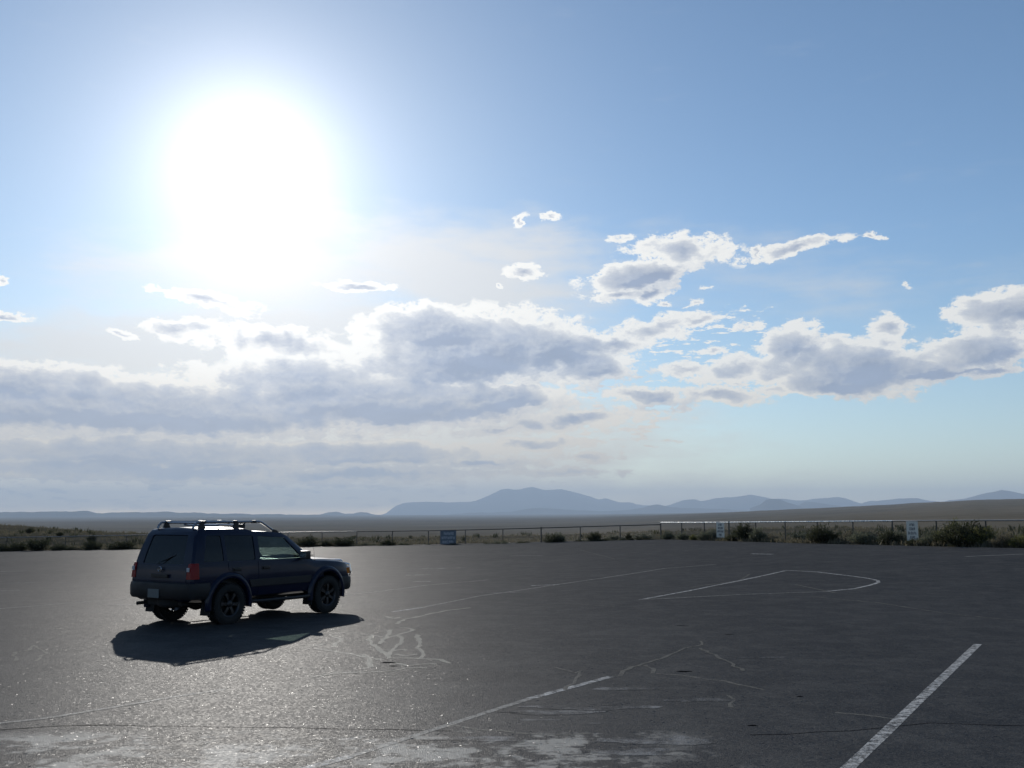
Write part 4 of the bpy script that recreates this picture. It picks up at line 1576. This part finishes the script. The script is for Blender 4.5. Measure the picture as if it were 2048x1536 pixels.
        finish(bm, 'turn_signal', MAT_AMBER, root, bevel=.015)
        # mirrors
        bm = bmesh.new()
        add_box(bm, (1.88, s * .945, 1.215), (.13, .20, .17))
        add_box(bm, (1.90, s * .845, 1.165), (.08, .08, .05))
        mr = finish(bm, 'door_mirror', MAT_BLACK, root, smooth=True, bevel=.035)
        bm = bmesh.new()
        add_box(bm, (1.813, s * .95, 1.215), (.006, .165, .135))
        finish(bm, 'mirror_glass', MAT_CHROME, mr)
        # wheel arch flares
        for cx in (0, WB):
            bm = bmesh.new()
            out = []
            for k in range(19):
                a = R(-12) + (math.pi + R(24)) * k / 18
                out.append((cx + math.cos(a) * .47, .40 + math.sin(a) * .47))
            rings_ = []
            for k, (x, z) in enumerate(out):
                a = R(-12) + (math.pi + R(24)) * k / 18
                if cx == WB and x > WB:
                    y0 = .845 - (x - WB) * .06
                else:
                    y0 = .845
                ux, uz = math.cos(a), math.sin(a)
                prof = [(-.01, -.09), (-.012, .045), (.02, .062), (.07, .045), (.095, .0), (.06, -.06)]
                rings_.append([bm.verts.new((x + ux * p, s * (y0 + q), z + uz * p)) for p, q in prof])
            for A, B in zip(rings_[:-1], rings_[1:]):
                for i in range(len(A)):
                    bm.faces.new((A[i], A[(i + 1) % len(A)], B[(i + 1) % len(B)], B[i]))
            bm.faces.new(rings_[0])
            bm.faces.new(rings_[-1][::-1])
            finish(bm, 'wheel_arch_flare', MAT_BLUE, root, smooth=True, angle=50)
        # door cladding, side step
        bm = bmesh.new()
        add_prism(bm, [(.52, .66), (2.12, .66), (2.16, .80), (.47, .80)], 'y', s * .845, s * .878)
        finish(bm, 'side_moulding', MAT_TRIM, root, bevel=.008)
        bm = bmesh.new()
        add_tube(bm, [(.50, s * .74, .42), (.56, s * .86, .385), (.75, s * .88, .38), (1.95, s * .88, .38), (2.12, s * .86, .385), (2.17, s * .74, .42)], .036, 10)
        finish(bm, 'side_step', MAT_BLACK, root, smooth=True)
        # mud flaps
        for cx, xx in ((0, -.47), (WB, WB - .47)):
            bm = bmesh.new()
            add_box(bm, (xx, s * .76, .33), (.02, .24, .26), Matrix.Rotation(R(8), 3, 'Y'))
            finish(bm, 'mud_flap', MAT_TYRE, root)

    # bumpers
    def bar(sec, pathpts, name, mat):
        bm = bmesh.new()
        rr = []
        n = len(pathpts)
        for i, (x, y) in enumerate(pathpts):
            a = Vector(pathpts[max(0, i - 1)])
            b = Vector(pathpts[min(n - 1, i + 1)])
            t = (b - a).normalized()
            nn = Vector((t.y, -t.x))
            rr.append([bm.verts.new((x + nn.x * p, y + nn.y * p, z)) for p, z in sec])
        for A, B in zip(rr[:-1], rr[1:]):
            for i in range(len(A)):
                bm.faces.new((A[i], A[(i + 1) % len(A)], B[(i + 1) % len(B)], B[i]))
        bm.faces.new(rr[0])
        bm.faces.new(rr[-1][::-1])
        return finish(bm, name, mat, root, smooth=True, angle=40)

    rear_path = [(-.48, -.845), (-.70, -.86), (-.90, -.845), (-1.0, -.80), (-1.05, -.68), (-1.07, -.40), (-1.075, 0), (-1.07, .40), (-1.05, .68), (-1.0, .80), (-.90, .845), (-.70, .86), (-.48, .845)]
    rear_path = [(x + .12 if x < -.6 else x, -y) for x, y in rear_path]
    rear = bar([(-.10, .53), (.0, .51), (.03, .56), (.035, .72), (.02, .79), (-.03, .815), (-.12, .81)], rear_path, 'rear_bumper', MAT_TRIM)
    bm = bmesh.new()
    add_box(bm, (-.992, .05, .605), (.008, .305, .155))
    pl = finish(bm, 'licence_plate', MAT_PLATE, root, bevel=.004)
    front_path = [(3.020, -.835), (3.290, -.82), (3.450, -.76), (3.520, -.64), (3.550, -.35), (3.555, 0), (3.550, .35), (3.520, .64), (3.450, .76), (3.290, .82), (3.020, .835)]
    bar([(-.12, .45), (-.02, .43), (.02, .47), (.03, .60), (.02, .70), (-.03, .735), (-.14, .73)], front_path, 'front_bumper', MAT_TRIM)
    bm = bmesh.new()
    add_box(bm, (3.465, 0, .845), (.05, .92, .17))
    gr = finish(bm, 'grille', MAT_BLACK, root, bevel=.012)
    for zz in (.79, .845, .90):
        bm = bmesh.new()
        add_box(bm, (3.495, 0, zz), (.02, .88, .016))
        finish(bm, 'grille_bar', MAT_CHROME, gr)
    # tubular guard in front of the grille
    bm = bmesh.new()
    for s in (1, -1):
        add_tube(bm, [(3.490, s * .40, .50), (3.620, s * .40, .55), (3.640, s * .40, .80), (3.590, s * .40, 1.0), (3.580, s * .37, 1.03)], .024, 8)
        add_tube(bm, [(3.620, s * .40, .70), (3.610, s * .62, .72), (3.550, s * .70, .80), (3.530, s * .68, .95), (3.570, s * .42, .99)], .020, 8)
    add_tube(bm, [(3.580, -.38, 1.03), (3.580, .38, 1.03)], .024, 8)
    add_tube(bm, [(3.640, -.40, .76), (3.640, .40, .76)], .024, 8)
    finish(bm, 'grille_guard', MAT_CHROME, root, smooth=True)
    # bonnet skin with a raised middle
    me = boolean(skin.copy(), [prism_mesh([(2.30, -.74), (3.36, -.68), (3.36, .68), (2.30, .74)], 'z', .94, 1.5, .05)], 'INTERSECT')
    me.materials.clear()
    link('bonnet', flat(me), MAT_BLUE, root)
    bm = bmesh.new()
    add_prism(bm, [(2.42, 1.118), (3.12, 1.068), (3.05, 1.105), (2.52, 1.150)], 'y', -.26, .26)
    finish(bm, 'bonnet_bulge', MAT_BLUE, root, smooth=True, bevel=.018)
    for s in (-1, 1):
        bm = bmesh.new()
        add_tube(bm, [(2.22, s * .45, 1.165), (2.26, s * .2 - .1, 1.175), (2.20, s * .45 - .42, 1.195)], .008, 5)
        finish(bm, 'windscreen_wiper', MAT_BLACK, root)
    bm = bmesh.new()
    add_tube(bm, [(2.33, -.78, 1.06), (2.33, -.79, 1.10)], .012, 6)
    add_tube(bm, [(2.33, -.79, 1.10), (2.20, -.80, 1.72)], .0025, 5)
    finish(bm, 'aerial', MAT_BLACK, root)

    # roof rack: two raised tubular rails on feet, cross bars, rear hoop, wind deflector at the front
    RY, RZ = .49, 1.885
    for s in (1, -1):
        bm = bmesh.new()
        add_tube(bm, [(-.60, s * RY, 1.77), (-.575, s * RY, 1.83), (-.52, s * RY, RZ - .008), (-.44, s * RY, RZ), (1.02, s * RY, RZ), (1.09, s * RY, RZ - .012), (1.47, s * (RY + .03), 1.668)], .023, 10)
        rl = finish(bm, 'rack_rail', MAT_RACK, root, smooth=True)
        for xx, zb in ((-.40, 1.765), (.44, 1.765)):
            bm = bmesh.new()
            add_prism(bm, [(xx - .10, zb - .02), (xx + .10, zb - .02), (xx + .035, RZ - .01), (xx - .035, RZ - .01)], 'y', s * RY - .022, s * RY + .022)
            finish(bm, 'rack_foot', MAT_BLACK, rl, bevel=.01)
        bm = bmesh.new()
        add_prism(bm, [(1.36, 1.64), (1.56, 1.635), (1.50, 1.70), (1.40, 1.735)], 'y', s * (RY + .03) - .026, s * (RY + .03) + .026)
        finish(bm, 'rack_foot', MAT_BLACK, rl, bevel=.01)
        # black sleeves on the rail
        for x0, x1 in ((-.43, -.31), (.36, .46), (.84, .94)):
            bm = bmesh.new()
            add_lathe(bm, [(.028, x0), (.028, x1)], 12, 'x', (0, s * RY, RZ))
            finish(bm, 'rail_sleeve', MAT_BLACK, rl, smooth=True)
    for xx, zz in ((-.40, RZ), (.02, RZ - .05), (.46, RZ - .05), (1.00, RZ)):
        bm = bmesh.new()
        add_tube(bm, [(xx, -RY, zz + .0), (xx, -RY + .06, zz - .012), (xx, RY - .06, zz - .012), (xx, RY, zz)], .019, 8)
        finish(bm, 'rack_cross_bar', MAT_RACK, root, smooth=True)
    # small clamp fittings seen on the rack
    for xx, yy in ((.62, -.30), (.66, -.36)):
        bm = bmesh.new()
        add_box(bm, (xx + .15, yy + .1, 1.80), (.12, .05, .075))
        add_tube(bm, [(xx + .08, yy + .1, 1.78), (xx + .22, yy + .1, 1.86)], .014, 6)
        finish(bm, 'rack_clamp', MAT_BLACK, root, smooth=True, bevel=.01)

    # wheels
    def wheel(cx, s):
        bm = bmesh.new()
        add_lathe(bm, [(.16, -.02), (.16, .02), (.07, .03), (.07, -.05)], 24, 'y')
        wh = finish(bm, 'wheel', MAT_UNDER, root, smooth=True)
        wh.location = (cx, s * TR, WR - .006)
        wh.rotation_euler = (0, random.uniform(0, 1.2), 0 if s < 0 else math.pi)
        # built facing -y
        bm = bmesh.new()
        W = .128
        prof = [(.225, -W * .82), (.250, -W * .98), (.300, -W), (.345, -W * .96), (.368, -W * .82), (.377, -W * .40), (.377, -W * .36), (.364, -W * .33), (.364, -W * .27), (.372, -W * .24), (.372, -.01), (.364, -.008), (.364, .008), (.372, .01),
                (.372, W * .24), (.364, W * .27), (.364, W * .33), (.372, W * .36), (.368, W * .82), (.345, W * .96), (.300, W), (.250, W * .98), (.225, W * .82)]
        add_lathe(bm, prof, 56, 'y', closed=True)
        ty = finish(bm, 'tyre', MAT_TYRE, wh, smooth=True, angle=40)
        bm = bmesh.new()
        # tread blocks on the shoulders
        for k in range(44):
            a = 2 * math.pi * k / 44
            for sg in (-1, 1):
                add_box(bm, (math.cos(a) * .374, sg * W * .70, math.sin(a) * .374), (.022, W * .5, .034), Matrix.Rotation(-a, 3, 'Y') @ Matrix.Rotation(sg * .2, 3, 'X'))
        finish(bm, 'tyre_tread', MAT_TYRE, wh)['kind'] = 'stuff'
        # rim: barrel, lip, six spokes, cap
        bm = bmesh.new()
        add_lathe(bm, [(.222, -.118), (.234, -.122), (.234, -.108), (.214, -.095), (.205, .0), (.205, .10), (.215, .11), (.20, .115), (.192, .0), (.205, -.098)], 40, 'y', closed=True)
        for k in range(6):
            a = 2 * math.pi * k / 6
            Rm = Matrix.Rotation(-a, 3, 'Y')
            vs_ = []
            for (r, y, w) in ((.04, -.095, .036), (.12, -.112, .030), (.212, -.105, .042)):
                for yy, ww in ((y, w * .8), (y + .035, w)):
                    for sg in (-1, 1):
                        vs_.append(bm.verts.new(Rm @ Vector((r, yy, sg * ww))))
            for j in (0, 4):
                q = vs_[j:j + 8]
                for f in ((0, 1, 5, 4), (2, 6, 7, 3), (0, 4, 6, 2), (1, 3, 7, 5)):
                    bm.faces.new([q[i] for i in f])
        add_lathe(bm, [(.062, -.07), (.062, -.105), (.045, -.118), (.010, -.122)], 20, 'y')
        finish(bm, 'rim', MAT_ALLOY, wh, smooth=True, angle=40)

    for cx in (0, WB):
        for s in (1, -1):
            wheel(cx, s)

    # below
    bm = bmesh.new()
    for s in (1, -1):
        add_box(bm, (1.28, s * .42, .44), (4.1, .08, .12))
    for xx in (-.7, .5, 1.4, 2.2, 3.1):
        add_box(bm, (xx, 0, .44), (.08, .84, .09))
    finish(bm, 'chassis_frame', MAT_UNDER, root, bevel=.008)
    bm = bmesh.new()
    add_tube(bm, [(0, -.68, WR), (0, .68, WR)], .045, 10)
    add_lathe(bm, [(.05, -.18), (.13, -.10), (.15, .0), (.13, .10), (.05, .18)], 16, 'y', (0, .05, WR - .01))
    for s in (1, -1):
        add_prism(bm, [(-.62, .50), (-.58, .53), (0, .36), (.58, .47), (.60, .44), (0, .315)], 'y', s * .54 - .03, s * .54 + .03)
        add_tube(bm, [(-.12, s * .46, .33), (-.20, s * .42, .72)], .028, 8)
    finish(bm, 'rear_axle', MAT_UNDER, root, smooth=True)
    bm = bmesh.new()
    add_tube(bm, [(WB, -.66, WR), (WB, .66, WR)], .04, 10)
    for s in (1, -1):
        add_tube(bm, [(WB - .18, s * .30, .34), (WB, s * .62, .29), (WB + .16, s * .30, .34)], .026, 8)
    add_box(bm, (WB - .02, 0, .40), (.62, .60, .16))
    finish(bm, 'front_axle', MAT_UNDER, root, smooth=True, bevel=.02)
    bm = bmesh.new()
    add_box(bm, (.85, .10, .42), (.78, .48, .16))
    add_box(bm, (-.66, .12, .47), (.30, .62, .18))
    add_tube(bm, [(2.0, -.05, .40), (1.1, -.05, .42), (.1, .05, .40)], .035, 8)
    finish(bm, 'fuel_tank', MAT_UNDER, root, bevel=.03)
    bm = bmesh.new()
    add_tube(bm, [(1.6, .28, .36), (.6, .30, .36), (.25, .34, .50), (-.2, .36, .52), (-.55, .46, .42), (-.93, .58, .40)], .032, 10)
    add_lathe(bm, [(.03, .35), (.085, .40), (.085, .95), (.03, 1.0)], 14, 'x', (0, .30, .36))
    finish(bm, 'exhaust_pipe', MAT_UNDER, root, smooth=True)
    # spare wheel slung under the tail
    bm = bmesh.new()
    add_lathe(bm, [(.16, -.09), (.30, -.09), (.345, -.05), (.345, .05), (.30, .09), (.16, .09)], 32, 'z', (-.56, -.08, .44))
    finish(bm, 'spare_wheel', MAT_TYRE, root, smooth=True)

    # inside
    bm = bmesh.new()
    add_box(bm, (.9, 0, .53), (2.9, 1.5, .04))
    finish(bm, 'cabin_floor', MAT_BLACK, root)
    bm = bmesh.new()
    add_prism(bm, [(1.72, .80), (2.22, .80), (2.25, 1.10), (1.90, 1.125), (1.74, 1.02)], 'y', -.74, .74)
    finish(bm, 'dashboard', MAT_DASH, root, bevel=.03)
    for s in (1, -1):
        bm = bmesh.new()
        add_box(bm, (1.36, s * .765, 1.135), (1.12, .05, .03))
        finish(bm, 'window_sill', MAT_DASH, root, bevel=.008)
    bm = bmesh.new()
    add_tube(bm, [(1.66 - .10 * math.sin(a), .37 + .185 * math.cos(a), 1.08 + .16 * math.sin(a)) for a in np.linspace(0, 2 * math.pi, 22, endpoint=False)], .016, 6, closed=True)
    add_tube(bm, [(1.64, .37, 1.08), (1.80, .37, 1.00)], .03, 8)
    finish(bm, 'steering_wheel', MAT_BLACK, root, smooth=True)

    def seat(x, y, w):
        bm = bmesh.new()
        add_box(bm, (x + .05, y, .76), (.54, w, .18), Matrix.Rotation(R(-6), 3, 'Y'))
        add_box(bm, (x - .27, y, 1.10), (.15, w * .96, .64), Matrix.Rotation(R(-14), 3, 'Y'))
        st = finish(bm, 'seat', MAT_SEATCLOTH, root, smooth=True, bevel=.05)
        for yy in ((y,) if w < .7 else (y - .4, y + .4)):
            bm = bmesh.new()
            add_box(bm, (x - .365, yy, 1.485), (.09, .25, .17), Matrix.Rotation(R(-10), 3, 'Y'))
            add_tube(bm, [(x - .35, yy - .06, 1.36), (x - .36, yy - .06, 1.45)], .008, 5)
            add_tube(bm, [(x - .35, yy + .06, 1.36), (x - .36, yy + .06, 1.45)], .008, 5)
            finish(bm, 'head_rest', MAT_SEATCLOTH, st, smooth=True, bevel=.035)
    seat(1.20, .37, .50)
    seat(1.20, -.37, .50)
    seat(.22, 0, 1.28)
    return root


suv = build_suv()

# ------------------------------------------------------------------ haze
def build_haze():
    zb = min(min(v[2] for v in o.bound_box) for o in COL.objects if o.type == 'MESH' and o.get('kind') == 'structure') - 1.5
    zt = max(max(v[2] for v in o.bound_box) for o in COL.objects if o.type == 'MESH') + 40
    s = 74000
    vs = [(x, y, z) for z in (zb, zt) for x, y in ((-s, -s), (s, -s), (s, s), (-s, s))]
    fs = [(3, 2, 1, 0), (4, 5, 6, 7), (0, 1, 5, 4), (1, 2, 6, 5), (2, 3, 7, 6), (3, 0, 4, 7)]
    mt = bpy.data.materials.new('haze')
    mt.use_nodes = True
    t = mt.node_tree
    t.nodes.clear()
    out = t.nodes.new('ShaderNodeOutputMaterial')
    v = t.nodes.new('ShaderNodeVolumePrincipled')
    v.inputs['Color'].default_value = (0.64, 0.80, 1.0, 1)
    v.inputs['Density'].default_value = 3.0e-5
    v.inputs['Anisotropy'].default_value = 0.1
    t.links.new(v.outputs[0], out.inputs['Volume'])
    o = link('haze', mesh_from('haze', vs, fs), mt)
    tag(o, kind='stuff')
    return o


build_haze()
